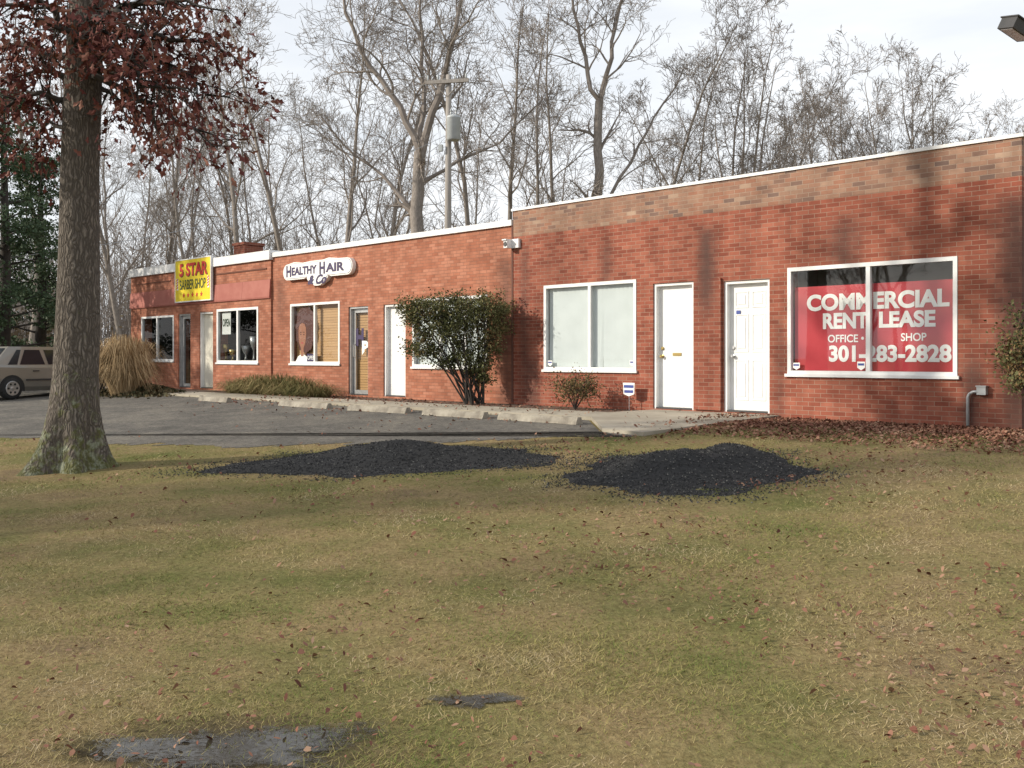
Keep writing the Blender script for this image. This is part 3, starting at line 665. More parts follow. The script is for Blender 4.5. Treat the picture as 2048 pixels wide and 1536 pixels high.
# ------------------------------------------------------------------ gravel piles
def gravelmat():
    m, nt, b = nodes('black_gravel')
    g = N(nt, 'ShaderNodeNewGeometry')
    r = ramp(nt, [(.0, (.022,.022,.022)), (.55, (.044,.043,.043)), (.85, (.085,.082,.078)), (1, (.22,.21,.185))]); nt.links.new(g.outputs['Random Per Island'], r.inputs[0])
    nt.links.new(r.outputs[0], b.inputs['Base Color']); b.inputs['Roughness'].default_value = .85; b.inputs['Specular IOR Level'].default_value = .2
    return m
mGravel = gravelmat()
mounds = []
def pile(px, py, rx, ry, hh_, seed, label, lumps):
    c = at(px, py); rg = random.Random(seed); mb = MB(); n = 70; off = Vector((seed*7.3, 1.7, 0))
    def hf(u, v):
        ang = math.atan2(v, u); edge = 1 + .16*math.sin(2*ang+seed) + .1*math.sin(5*ang+2*seed) + .05*math.sin(11*ang+seed)
        q = math.hypot(u, v)/edge
        z = 0
        for (lu, lv, lr, lh) in lumps: z = max(z, lh*math.exp(-((u-lu)**2+(v-lv)**2)/(lr*lr)) )
        z *= max(0, 1-q*q)**.6
        z += (.22*noise.noise(Vector((u*3, v*3, 0))+off) + .08*noise.noise(Vector((u*8, v*8, 3))+off))*max(0, 1-q) 
        return z*hh_ - (.05 if q > 1 else 0), q
    grid = {}
    for i in range(n+1):
        for j in range(n+1):
            u, v = -1.25+2.5*i/n, -1.25+2.5*j/n; z, q = hf(u, v)
            x, y = c.x+u*rx, c.y+v*ry
            grid[i, j] = len(mb.v); mb.v.append((x, y, gz(x, y)+z+.002+.010*noise.noise(Vector((x*14, y*14, 0)))))
    for i in range(n):
        for j in range(n):
            mb.f.append((grid[i,j], grid[i+1,j], grid[i+1,j+1], grid[i,j+1]))
    for k in range(24000):
        u, v = rg.uniform(-1.6, 1.6), rg.uniform(-1.6, 1.6); z, q = hf(u, v)
        if q > .95 and rg.random() < min(1, .3+(q-.95)*1.8): continue
        x, y = c.x+u*rx, c.y+v*ry; p_ = Vector((x, y, gz(x, y)+max(z, 0)+.004)); r_ = rg.uniform(.006, .014)
        n0 = len(mb.v)
        for d in ((1,0,0), (-.4,.9,0), (-.5,-.8,0), (0,0,1)):
            mb.v.append((p_.x+d[0]*r_*rg.uniform(.7,1.3), p_.y+d[1]*r_*rg.uniform(.7,1.3), p_.z+d[2]*r_*.9+rg.uniform(-.003,.003)))
        mb.f += [(n0, n0+1, n0+3), (n0+1, n0+2, n0+3), (n0+2, n0, n0+3)]
    o = mb.build('gravel_pile', mGravel, None, False, fix=False); tag(o, label, 'gravel pile', 'piles of black gravel')
    mounds.append((c.x, c.y, rx, ry)); return o
pile(775, 924, 1.80, 1.2, .24, 2, 'wide low pile of black gravel on the lawn, nearer the oak trunk', [(.1, .1, .5, 1), (-.55, -.15, .5, .5), (.5, .1, .4, .7), (-.2, .3, .4, .8)])
pile(1375, 942, 1.40, 1.2, .25, 5, 'black gravel pile on the lawn right of the wider one', [(-.2, -.1, .45, 1), (.45, .25, .5, .95), (-.5, -.2, .4, .5), (.1, .35, .4, .7)])

# ------------------------------------------------------------------ trees
def rvec(rg): return Vector((rg.gauss(0, 1), rg.gauss(0, 1), rg.gauss(0, 1)))
def lerp_poly(pts, rad, t):
    f = t*(len(pts)-1); i = min(int(f), len(pts)-2); u = f-i
    return pts[i].lerp(pts[i+1], u), rad[i]*(1-u)+rad[i+1]*u, (pts[i+1]-pts[i]).normalized()
NCH = [0, 7, 4, 3]
MINR = .0075
def grow(mb, rg, p, d, L, r, lev, maxlev, up, tips=None):
    n = (0, 7, 5, 3, 2)[lev]; pts = [p.copy()]; rad = [r]; d = d.copy()
    for i in range(n):
        d = (d + rvec(rg)*(.15 + .05*lev) + Vector((0, 0, up))).normalized()
        pts.append(pts[-1] + d*L/n); rad.append(max(MINR, r*(1-.8*(i+1)/n)))
    mb.tube(pts, rad, (0, 6, 4, 3, 3)[lev], cap=False)
    if lev < maxlev:
        for k in range(NCH[lev]):
            t = rg.uniform(.2, 1); q, rr, dd = lerp_poly(pts, rad, t)
            ax = dd.cross(rvec(rg)).normalized(); an = rg.uniform(.4, .95)
            cd_ = dd*math.cos(an) + ax*math.sin(an)
            grow(mb, rg, q, cd_, L*rg.uniform(.38, .66)*(1.15-.4*t), max(MINR, rr*.62), lev+1, maxlev, up*.9, tips)
def limbs(mb, rg, pts, rad, n, t0, Lmax, ang=(.5, 1.05), up=.08, maxlev=4, tips=None, lf=lambda t: 1-.55*t):
    for k in range(n):
        t = t0 + (1-t0)*(k+rg.random())/n; q, rr, dd = lerp_poly(pts, rad, min(t, .999))
        az = k*2.4 + rg.uniform(-.5, .5); an = rg.uniform(*ang)*(1.1-.5*t)
        side = Vector((math.cos(az), math.sin(az), 0)); cd_ = (dd*math.cos(an) + side*math.sin(an)).normalized()
        grow(mb, rg, q, cd_, Lmax*lf(t)*rg.uniform(.75, 1.15), rr*.5, 1, maxlev, up, tips)
def bare_variant(seed, H=18, r=.22, n=15, t0=.32, Lmax=5.5, lean=.0):
    rg = random.Random(seed); pts = [Vector((0, 0, -.4))]; d = Vector((lean, 0, 1)).normalized()
    m = 11
    for i in range(m):
        d = (d + rvec(rg)*.075 + Vector((0, 0, .06))).normalized(); pts.append(pts[-1] + d*(H*.92/m))
    rad = [r*1.25] + [r*(1-.86*(i/m)) for i in range(1, m+1)]
    tm = MB(); tm.tube(pts, rad, 8)
    cm = MB(); limbs(cm, rg, pts, rad, n, t0, Lmax)
    return tm.mesh('trunk', mBark, True), cm.mesh('crown', mTwig, False)
def fan_variant(seed, H=14, r=.16):
    rg = random.Random(seed); base = [Vector((0, 0, -.4)), Vector((.05, 0, H*.12)), Vector((0, .05, H*.24))]
    tm = MB(); tm.tube(base, [r*1.2, r, r*.9], 8); cm = MB()
    for k in range(8):
        az = k*.785+rg.uniform(-.3, .3); sp = rg.uniform(.15, .75); d = Vector((math.cos(az)*sp, math.sin(az)*sp, 1)).normalized()
        pts = [base[-1]-Vector((0, 0, .3))]
        for i in range(6):
            d = (d + rvec(rg)*.07 + Vector((0, 0, .03))).normalized(); pts.append(pts[-1]+d*H*.74/6*rg.uniform(.9, 1.08))
        rad = [r*.52*(1-.85*i/6) for i in range(7)]
        cm.tube(pts, rad, 6, False); limbs(cm, rg, pts, rad, 8, .15, H*.26, (.45, .95), .07)
    return tm.mesh('trunk', mBark, True), cm.mesh('crown', mTwig, False)
def put_tree(px, depth, scale, var, rz, label, group='bare trees behind the shops', sx=1):
    x = (px-1024)/F*depth
    t = thing('bare_tree', (x, depth, gz(x, depth)), rz, label, 'tree', group); t.scale = (scale*sx, scale*sx, scale)
    link('trunk', var[0], t); link('crown', var[1], t)
    return t
V = [bare_variant(11, r=.165), bare_variant(12, r=.135, n=15, t0=.38, Lmax=4.6), bare_variant(13, r=.15, n=17, t0=.26, Lmax=5.2), bare_variant(14, r=.125, n=15, t0=.3, Lmax=5, lean=.12), bare_variant(15, r=.14, n=16, t0=.32, Lmax=5)]
FV = [fan_variant(31), fan_variant(32), fan_variant(33)]
tl = [
 (250, 62, 1.25, V[2], 1.0, 'bare tree rising right of the oak trunk, above the far left building end'),
 (330, 66, 1.35, V[4], 2.2, 'bare tree left of the yellow sign, behind the leafy oak branches'),
 (398, 60, 1.15, V[3], 3.6, 'slanting bare tree directly above the yellow sign'),
 (505, 57, 1.35, V[0], .4, 'bare tree growing right behind the brick chimney'),
 (606, 50, 1.30, V[1], 1.3, 'tall straight bare tree above the white oval sign'),
 (690, 46, 1.15, V[4], 4.0, 'slim bare tree midway between the oval sign and the large forked tree'),
 (755, 58, 1.35, V[2], 5.1, 'bare tree just left of the large forked tree, partly behind it'),
 (948, 46, 1.25, V[1], 2.0, 'straight bare tree just right of the utility pole'),
 (990, 56, 1.25, V[0], 3.0, 'bare tree second to the right of the utility pole'),
 (1050, 50, 1.10, V[3], 5.5, 'leaning bare tree above the step in the roof line'),
 (1112, 54, 1.18, V[4], .9, 'bare tree left of the tall high forking tree, over the blind window'),
 (1290, 46, 1.05, V[1], 4.6, 'slim bare tree just right of the tall high forking tree'),
 (1370, 58, 1.10, V[4], 1.9, 'bare tree in line with the left white door'),
 (1490, 46, 1.14, FV[0], .3, 'broad fan crowned bare tree above the right white door'),
 (1590, 60, 1.14, FV[1], 1.5, 'distant bare tree above the left edge of the banner window'),
 (1690, 50, 1.08, FV[2], 2.5, 'bushy bare tree above the middle of the banner window'),
 (1850, 48, 1.08, FV[1], 4.2, 'open fan shaped bare tree above the right end of the banner window'),
 (1965, 62, 1.0, FV[0], 3.3, 'small distant bare tree second from the right edge'),
 (2050, 52, .92, FV[2], .8, 'bare tree cut off by the right edge of the photo'),
 (60, 60, 1.3, V[0], 2.6, 'bare tree behind the dark evergreens, left of the oak trunk'),
]
for a in tl: put_tree(*a)
rgb_ = random.Random(17)
for i, px in enumerate((225, 280, 325, 365, 430, 470, 545, 580, 650, 725, 780, 905, 1085, 1250, 1440, 1640, 1770)):       # the back row of the wood
    px2 = px + rgb_.uniform(-15, 15); dp = rgb_.uniform(66, 84); sc = dp/60*(1.0 if px2 < 1000 else (.8 if px2 < 1500 else .6))*rgb_.uniform(.8, 1.08)
    put_tree(px2, dp, sc, (V[2], V[3], V[4], V[0], V[1])[i % 5], i*1.7, 'thin bare tree in the hazy back row of the wood behind the shops', 'back row of bare trees', .9)
# large forked trees
def forked(px, depth, polys, seed, label):
    rg = random.Random(seed); x = (px-1024)/F*depth
    t = thing('bare_tree', (x, depth, gz(x, depth)), 0, label, 'tree', 'bare trees behind the shops')
    tm = MB(); cm = MB()
    for i, (pl, r0, r1, n, L) in enumerate(polys):
        base = [Vector(p) for p in pl]; pts = []
        for k in range(len(base)-1):
            for q in range(3): pts.append(base[k].lerp(base[k+1], q/3) + rvec(rg)*.07)
        pts.append(base[-1]); m = len(pts)-1; rad = [r0+(r1-r0)*j/m for j in range(m+1)]
        (tm if i == 0 else cm).tube(pts, rad, 8, False)
        if n: limbs(cm, rg, pts, rad, n, .25 if i == 0 else .15, L, (.5, 1.0), .06)
    link('trunk', tm.mesh('trunk', mBark, True), t); link('crown', cm.mesh('crown', mTwig, False), t)
forked(828, 42, [([(0,0,-.4), (.1,0,4), (.05,0,7), (.25,0,9.6)], .33, .24, 3, 3.5),
                 ([(.25,0,9.5), (-.6,.2,11.6), (-1.9,.3,13.2), (-2.9,.2,15.6), (-3.2,0,18.5)], .16, .035, 12, 4.4),
                 ([(.25,0,9.5), (1.1,-.2,11.8), (1.6,0,14), (2.2,.4,16.8), (2.5,.4,19.5)], .18, .035, 12, 4.4),
                 ([(.1,0,7.2), (-1.3,.4,8.6), (-2.6,.8,9.6), (-4.2,.9,11.5)], .10, .025, 9, 3.4),
                 ([(.15,0,8.2), (1.8,.6,9.3), (3.6,.8,10.2), (5.4,.9,12)], .09, .025, 9, 3.4),
                 ([(.3,0,9.6), (.3,1.2,12.5), (.1,1.7,16), (0,2,19)], .12, .03, 9, 4)], 77, 'large bare tree with thick forked trunk left of the utility pole')
forked(1203, 43, [([(0,0,-.4), (-.1,0,5), (-.15,0,9), (-.1,0,12)], .24, .17, 6, 3.4),
                  ([(-.1,0,11.9), (-.7,.1,13.8), (-1.1,0,16), (-1.3,.2,19)], .11, .03, 10, 3.5),
                  ([(-.1,0,11.9), (.4,0,13.8), (.8,.2,16), (1.3,.2,19.5)], .12, .03, 10, 3.5),
                  ([(-.1,0,7), (1.2,.3,9.5), (2.4,.5,11.5), (3.6,.5,13.5)], .08, .03, 9, 3)], 78, 'tall bare tree whose trunk forks high up, over the blind window')
# trees off to the left that throw their shade across the lawn
for (x, y, s, v, rz, lb) in ((-13, 7.3, .8, V[1], 1, 'bare tree standing on the lawn left of the view'),
                             (-15.5, 6.3, .7, V[3], 2, 'slanting bare tree standing on the lawn farther left of the view'),
                             (-17, 7.0, .75, FV[0], 2, 'spreading bare tree standing on the lawn farthest left of the view')):
    t = thing('bare_tree', (x, y, gz(x, y)), rz, lb, 'tree', 'bare trees on the left lawn'); t.scale = (s, s, s); link('trunk', v[0], t); link('crown', v[1], t)

# distant thicket, one mass
rg = random.Random(5); mb = MB()
for k in range(1700):
    px = rg.uniform(-500, 2150) if k % 5 == 0 else rg.uniform(-300, 800); z = rg.uniform(62, 100); x = (px-1024)/F*z; h_ = rg.uniform(3, 11); p = Vector((x, z, .4)); ln = rg.uniform(-.2, .2)
    pts = [p, p+Vector((ln*h_*.5, 0, h_*.5)), p+Vector((ln*h_*.9, 0, h_))]; mb.tube(pts, [.05, .032, .012], 3, False)
    for q in range(7):
        t = rg.uniform(.25, 1); b_q = pts[0].lerp(pts[2], t); d = Vector((rg.uniform(-1, 1), rg.uniform(-.4, .4), rg.uniform(.3, 1.3))).normalized()*h_*.22
        mb.tube([b_q, b_q+d], [.02, .01], 3, False)
        mb.tube([b_q+d*.5, b_q+d*.5+Vector((rg.uniform(-1, 1), 0, rg.uniform(.1, 1)))*h_*.1], [.015, .008], 3, False)
tag(mb.build('thicket', mTwig, fix=False), 'far off leafless thicket of saplings along the horizon', 'thicket', kind='stuff')
mBrush = island('brush_brown', [(.065,.065,.032), (.13,.10,.065), (.19,.145,.10)], .9, .25)
mb = MB()
def leafquad(mb, c, size, rg, flat=0):
    u = rvec(rg).normalized(); v = u.cross(rvec(rg)).normalized(); s1 = size*rg.uniform(.6, 1.3); s2 = s1*rg.uniform(.45, .8)
    mb.face([c-u*s1, c+v*s2, c+u*s1, c-v*s2])
for k in range(16000):
    px = rg.uniform(-300, 520); z = rg.uniform(60, 80); x = (px-1024)/F*z; hm = 2.6+1.6*math.sin(px*.021)+1.2*math.sin(px*.057+1)
    leafquad(mb, Vector((x, z, .4 + abs(rg.gauss(0, .55))*hm)), .16, rg)
tag(mb.build('brush', mBrush, fix=False), 'low brown brush below the distant trees at left', 'brush', kind='stuff')

# evergreens at the far left
mEver = island('evergreen_leaf', [(.03,.05,.025), (.06,.095,.045), (.11,.145,.08)], .6, .5)
def evergreen(px, depth, H, rad_, seed, label):
    rg = random.Random(seed); x = (px-1024)/F*depth
    t = thing('evergreen_tree', (x, depth, gz(x, depth)), 0, label, 'tree', 'dark evergreens at the left edge')
    tm = MB(); pts = [Vector((0, 0, -.3)), Vector((.1, 0, H*.4)), Vector((0, .1, H*.75)), Vector((.05, 0, H))]; tm.tube(pts, [.22, .16, .09, .02], 7)
    fm = MB()
    for k in range(75):
        zz = H*(.12+.86*rg.random()**.9); rr = rad_*(1-.75*zz/H)*rg.uniform(.5, 1.1); az = rg.uniform(0, 6.28)
        c = Vector((math.cos(az)*rr, math.sin(az)*rr, zz)); tm.tube([Vector((0, 0, zz-.3)), c], [.04, .012], 4, False)
        cr = rg.uniform(.35, .75)
        for q in range(180):
            d = rvec(rg).normalized()*cr*rg.random()**.4; d.z *= .55
            leafquad(fm, c+d, .055, rg)
    tm.build('trunk', mDarkBark, t, True, fix=False); fm.build('crown', mEver, t, fix=False)
evergreen(5, 31, 9.5, 2.2, 1, 'dark evergreen tree cut by the left edge of the photo')
evergreen(78, 34, 8.0, 1.6, 2, 'dark evergreen tree between the left edge and the oak trunk')
evergreen(-110, 29, 10, 2.2, 3, 'dark evergreen tree just beyond the left edge')

# ------------------------------------------------------------------ the oak
ob_ = at(142, 938)
oak = thing('oak_tree', ob_, 0, 'big oak in the left foreground with brown leaves still hanging', 'tree')
zo = ob_.y
def oakp(px, py, dy=0): return Vector(((px-1024)/F*(zo+dy) - ob_.x, dy, EYE-(py-HZ)*(zo+dy)/F - ob_.z))
prof = [(-.15, .54), (0, .455), (.07, .415), (.16, .375), (.3, .342), (.5, .316), (.8, .292), (1.2, .270), (1.7, .254), (2.3, .243), (3.0, .236), (3.7, .229), (4.5, .223), (5.4, .21), (6.5, .19), (8, .15), (9.5, .11), (11, .06), (12, .02)]
mb = MB(); ns = 48
for z, r in prof:
    for k in range(ns):
        t = 2*math.pi*k/ns; fl_ = max(0, 1-z/.8)
        rr = r*(1 + .24*fl_*math.sin(5*t+.7) + .12*fl_*math.sin(3*t+2) + .07*noise.noise(Vector((math.cos(t)*2, math.sin(t)*2, z*1.3))) + .03*noise.noise(Vector((math.cos(t)*6, math.sin(t)*6, z*2))))
        mb.v.append((rr*math.cos(t) + .034*z + .02*math.sin(z*1.1), rr*math.sin(t), z))
for i in range(len(prof)-1):
    for k in range(ns): mb.f.append((i*ns+k, i*ns+(k+1)%ns, (i+1)*ns+(k+1)%ns, (i+1)*ns+k))
mb.build('trunk', mOak, oak, True)
mLeaf = island('dry_oak_leaf', [(.08,.024,.022), (.145,.045,.038), (.20,.076,.058), (.27,.13,.095)], .75, 1.2, shift=.9)
def leaf(mb, c, d, up, L):
    d = d.normalized(); s = d.cross(up)
    if s.length < 1e-4: s = Vector((1, 0, 0))
    s.normalize(); nrm = s.cross(d)
    w_ = L*.30
    P = lambda u, v, h: c + d*(u*L) + s*(v*w_) + nrm*(h*L)
    n = len(mb.v)
    mb.v += [tuple(p) for p in (P(0,0,0), P(.22,.55,.05), P(.38,.35,.03), P(.6,1,.10), P(.72,.45,.02), P(1,0,-.10), P(.72,-.45,.02), P(.6,-1,.10), P(.38,-.35,.03), P(.22,-.55,.05), P(.5,0,-.02))]
    for q in ((0,1,2,10), (2,3,4,10), (4,5,6,10), (6,7,8,10), (8,9,0,10)): mb.f.append(tuple(n+i for i in q))
cm = MB(); lm = MB(); rg = random.Random(9)
def oaklimb(p0, p1, r, sag, nsub, nleaf, spread=.75):
    pts = [p0.lerp(p1, i/7) + Vector((0, 0, sag*math.sin(math.pi*i/7))) + rvec(rg)*.05 for i in range(8)]; rad = [r*(1-.85*i/7) for i in range(8)]
    cm.tube(pts, rad, 6, False)
    for k in range(nsub):
        q, rr, dd = lerp_poly(pts, rad, rg.uniform(.2, .999)); d = (dd*.4 + rvec(rg)*.6 + Vector((0, 0, -.12))).normalized(); L = spread*rg.uniform(.45, 1.15)
        tp = [q, q+d*L*.5+rvec(rg)*.05, q+d*L+Vector((0, 0, -.08))+rvec(rg)*.06]; cm.tube(tp, [max(.006, rr*.5), .006, .004], 4, False)
        for m in range(rg.randint(max(1, nleaf-12), nleaf)):
            b = tp[0].lerp(tp[2], rg.uniform(.25, 1.05)) + rvec(rg)*.08
            leaf(lm, b, (d*.4 + rvec(rg)*.6 + Vector((0, 0, -.6))), rvec(rg).normalized(), rg.uniform(.08, .15))
T = lambda z: Vector((.034*z, 0, z))
for a in [
    (T(5.3), oakp(470, 205, .8), .06, .15, 32, 18), (T(4.9), oakp(440, 295, -.6), .05, .1, 28, 17), (T(5.2), oakp(460, 110, .2), .06, .25, 28, 18), (T(5.0), oakp(400, 200, -.9), .045, .1, 26, 17),
    (T(5.5), oakp(445, 20, -.5), .06, .2, 26, 17), (T(5.9), oakp(370, -40, 1.5), .07, .2, 22, 16), (T(4.7), oakp(335, 265, .9), .04, .12, 22, 16),
    (T(4.6), oakp(-40, 240, -.4), .05, .15, 28, 18), (T(5.0), oakp(-80, 130, .6), .06, .2, 26, 18), (T(5.4), oakp(-60, 20, -.8), .06, .2, 24, 17), (T(5.2), oakp(60, 40, -1.3), .05, .1, 18, 17), (T(4.9), oakp(-20, 180, 1.2), .05, .1, 20, 17),
    (T(4.3), oakp(40, 300, .7), .035, .1, 14, 15), (T(5.6), oakp(300, 60, -1.4), .05, .1, 18, 17), (T(5.7), oakp(230, 20, 1.8), .05, .1, 16, 16), (T(5.2), oakp(310, 140, -.9), .04, .05, 18, 16), (T(5.4), oakp(360, 90, 1.0), .04, .1, 18, 16)]:
    oaklimb(*a)
for k in range(16):                               # the crown above the frame
    z = rg.uniform(6, 11); az = k*2.4; L = rg.uniform(2, 3.4)*(1.3-z/16); oaklimb(T(z), T(z)+Vector((math.cos(az)*L, math.sin(az)*L, rg.uniform(.4, 1.6))), .07, .2, 12, 10, .9)
cm.build('limbs', mDarkBark, oak, True, fix=False); lm.build('crown', mLeaf, oak, fix=False)

# ------------------------------------------------------------------ shrubs
mBush = island('bush_leaf', [(.055,.062,.022), (.10,.108,.042), (.155,.15,.066), (.25,.14,.065)], .7, 1.2, shift=.7)
mSmall = island('small_bush_leaf', [(.08,.075,.03), (.15,.115,.05), (.21,.13,.055)], .7, 2, shift=.8)
def shrub(name, base, label, cat, stems, clumps, mat, nl, size, sr=.025, bark=mDarkBark, seed=1, rz=0, group=None):
    rg = random.Random(seed); t = thing(name, base, rz, label, cat, group); sm = MB(); fm = MB()
    for i, (c, r) in enumerate(clumps):
        c = Vector(c); b = Vector(stems[i % len(stems)]); mid = b.lerp(c, .5) + Vector((rg.uniform(-.08, .08), rg.uniform(-.08, .08), .08))
        sm.tube([b, mid, c], [sr, sr*.7, sr*.3], 5, False)
        for k in range(10):
            e = c + rvec(rg).normalized()*r*rg.uniform(.75, 1.25); sm.tube([mid.lerp(c, rg.uniform(.3, 1)), e], [sr*.3, .004], 3, False)
            for q in range(nl//13):
                leafquad(fm, e + rvec(rg)*.07, size, rg)
        for k in range(nl//2):
            d = rvec(rg).normalized()*r*rg.random()**.45; d.z *= .8
            leafquad(fm, c+d, size, rg)
    sm.build('stems', bark, t, True, fix=False); fm.build('foliage', mat, t, fix=False)
    return t
k = (945-1024)/F; zb_ = 19.9; bp = Vector((k*zb_, zb_, gz(k*zb_, zb_)+.02))
def bc(px, py, dy=0): return ((px-1024)/F*(zb_+dy)-bp.x, dy, EYE-(py-HZ)*(zb_+dy)/F-bp.z)
cl = [(bc(px, py, dy), r) for px, py, dy, r in ((812, 617, 0, .2), (855, 610, .2, .24), (905, 608, -.2, .26), (950, 608, .1, .26), (990, 610, 0, .24), (1006, 620, -.2, .18), (838, 640, -.1, .24), (880, 640, .3, .28), (925, 640, -.3, .30), (965, 640, .2, .28), (995, 645, .1, .22), (905, 675, 0, .28), (950, 680, .1, .28), (980, 690, -.1, .22), (850, 672, .1, .22), (832, 700, -.1, .18), (930, 712, -.1, .24), (967, 725, 0, .2), (880, 616, -.35, .22), (965, 755, 0, .15), (905, 640, .4, .25), (870, 700, .1, .2), (895, 725, 0, .18), (940, 745, .1, .18), (985, 660, -.2, .22), (890, 655, -.35, .24), (925, 612, .3, .25), (970, 612, -.3, .24), (835, 612, -.3, .2))]
shrub('holly_bush', bp, 'large multi stemmed evergreen bush spreading out in front of the wall', 'bush', [(-.12, 0, 0), (.12, .05, 0), (0, -.05, 0), (.22, 0, 0)], cl, mBush, 600, .025, .02, seed=4)
p = W(a_at(1150, .75), .75); p.z += .02
shrub('small_bush', p, 'small sparse brown bush under the window with white blinds', 'bush', [(0, 0, 0)], [((math.cos(i*1.1)*.28, math.sin(i*1.1)*.22, .38+.12*math.sin(i*2.3)), .2) for i in range(8)] + [((0, 0, .48), .22)], mSmall, 220, .02, .01, seed=6)
p = W(fa(2035)+.42, .35); rg = random.Random(8)
shrub('corner_shrub', p, 'dark green shrub against the wall at the right edge', 'bush', [(0, 0, 0)], [((-.25+rg.uniform(-.1, .25), rg.uniform(-.1, .1), zz), .24) for zz in (.75, .95, 1.15, 1.3, 1.5)] + [((.25, 0, 1.0), .35), ((.3, 0, 1.4), .3)], mBush, 480, .024, .025, seed=7)

mTanG = island('tan_plume', [(.26,.175,.09), (.38,.27,.15), (.48,.36,.21)], .9, .8, shift=.9)
mLir = island('dry_liriope', [(.07,.085,.028), (.16,.14,.055), (.30,.225,.11)], .9, .8, shift=.9)
def tuft(name, p, label, cat, n, H, spread, droop, mat, seed, group=None, wk=.006):
    rg = random.Random(seed); mb = MB()
    for i in range(n):
        az = rg.uniform(0, 6.28); b0_ = Vector((math.cos(az), math.sin(az), 0))*rg.random()**.5*spread*.45; out = Vector((math.cos(az+rg.uniform(-1, 1)), math.sin(az+rg.uniform(-1, 1)), 0))
        L = H*rg.uniform(.45, 1.12); e = rg.random()*spread; dr = droop*rg.uniform(.4, 1.5)
        p1 = b0_ + out*e*.35 + Vector((0, 0, L*.55)); p2 = b0_ + out*e*.75 + Vector((0, 0, L*(.95-dr*.3*e/spread))); p3 = b0_ + out*e*1.25 + Vector((0, 0, max(.02, L*(1-dr*e/spread))))
        w_ = H*wk+.002; sd = out.cross(Vector((0, 0, 1)))*w_
        n0 = len(mb.v); mb.v += [tuple(q) for q in (b0_-sd, b0_+sd, p1+sd, p1-sd, p2+sd*.8, p2-sd*.8, p3)]
        mb.f += [(n0, n0+1, n0+2, n0+3), (n0+3, n0+2, n0+4, n0+5), (n0+5, n0+4, n0+6)]
    o = mb.build(name, mat, fix=False); o.location = p; tag(o, label, cat, group); return o
zz = 27.0
tuft('pampas_grass', Vector(((250-1024)/F*zz, zz, gz((250-1024)/F*zz, zz))), 'tall tan ornamental grass plume beside the oak trunk', 'ornamental grass', 3400, 1.6, .80, .75, mTanG, 1, wk=.0035)
mIvy = island('ivy_leaf', [(.025,.036,.014), (.07,.062,.03), (.14,.10,.05)], .7, .9, shift=.8)
mb = MB(); rg = random.Random(21); c = at(275, 788)
for i in range(5000):
    u, v = rg.gauss(0, .42), rg.gauss(0, .42); p = c + LX*u*1.9 - NIN*v*.9 + Vector((.1*u, 0, 0)); hh2 = .32*math.exp(-(u*u+v*v)*1.6)
    p.z = gz(p.x, p.y) + rg.random()*hh2; leafquad(mb, p, .05, rg)
tag(mb.build('ivy_mound', mIvy, fix=False), 'low mound of dark ivy around the foot of the tan grass', 'ivy')
labs = ['dry tan grass clump leftmost in the bed under the poster window', 'dry tan grass clump second from left in the bed', 'dry tan grass clump in the middle of the bed row', 'dry tan grass clump fourth from left in the bed', 'dry tan grass clump rightmost, near the glass door']
for i, px in enumerate((478, 515, 555, 597, 632)):
    k = (px-1024)/F; z = (14.24-1.0)/(.709*k+.7052); tuft('grass_clump', Vector((k*z, z, gz(k*z, z)+.03)), labs[i], 'grass clump', 800, (.42, .54, .56, .5, .34)[i], .66, 1.1, mLir, 30+i, 'dry grass clumps in the bed')

# ------------------------------------------------------------------ utility pole
zp_ = 38; xp = (896-1024)/F*zp_; Hp = EYE + (HZ-150)*zp_/F
up = thing('utility_pole', (xp, zp_, .5), R(-12), 'weathered wooden utility pole with a grey transformer behind the roof', 'utility pole')
Hp -= .5
mb = MB(); mb.tube([Vector((0, 0, -.3)), Vector((0, 0, Hp*.5)), Vector((.03, 0, Hp))], [.15, .13, .10], 10); mb.build('pole', mPole, up, True)
mb = MB(); mb.box(-.85, .85, -.2, -.115, Hp-.35, Hp-.22); ca_ = mb.build('crossarm', mPole, up)
for x in (-.75, -.35, .35, .75):
    mb = MB(); mb.lathe([(.02, 0), (.05, .06), (.035, .10), (.05, .14), (.02, .2)], (x, -.16, Hp-.219), 'z', 8); mb.build('insulator', mTrans, ca_, True)
for s in (-1, 1):
    mb = MB(); mb.tube([Vector((s*.5, -.16, Hp-.36)), Vector((s*.02, -.13, Hp-.85))], [.02, .02], 4); mb.build('brace', mPole, ca_)
tz = EYE + (HZ-285)*zp_/F - .5
mb = MB(); mb.lathe([(.2, tz), (.26, tz+.04), (.26, tz+.82), (.28, tz+.84), (.24, tz+.92), (.1, tz+.97)], (.30, -.28, 0), 'z', 18); tr_ = mb.build('transformer', mTrans, up, True)
for x in (.2, .4):
    mb = MB(); mb.lathe([(.03, tz+.95), (.05, tz+1.02), (.03, tz+1.08), (.05, tz+1.13), (.02, tz+1.2)], (x, -.28, 0), 'z', 8); mb.build('bushing', mPipe, tr_)
mb = MB(); mb.box(-.32, -.18, -.2, -.05, tz-.35, tz-.1); mb.build('meter_box', mTrans, up)
for x, dx in ((-.75, -40), (.75, -38)):
    mb = MB(); mb.tube([Vector((x+dx*t, -.16+14*t, Hp+.0 - 2.2*math.sin(math.pi*t)*.5)) for t in [i/12 for i in range(13)]], [.009]*13, 4, False); mb.build('wire', mPipe, up)
mb = MB(); mb.tube([Vector((-11.5*t, -9.5*t, (tz+.3)*(1-t) + (4.6-.5)*t - .8*math.sin(math.pi*t))) for t in [i/12 for i in range(13)]], [.010]*13, 4, False); mb.build('wire', mPipe, up)

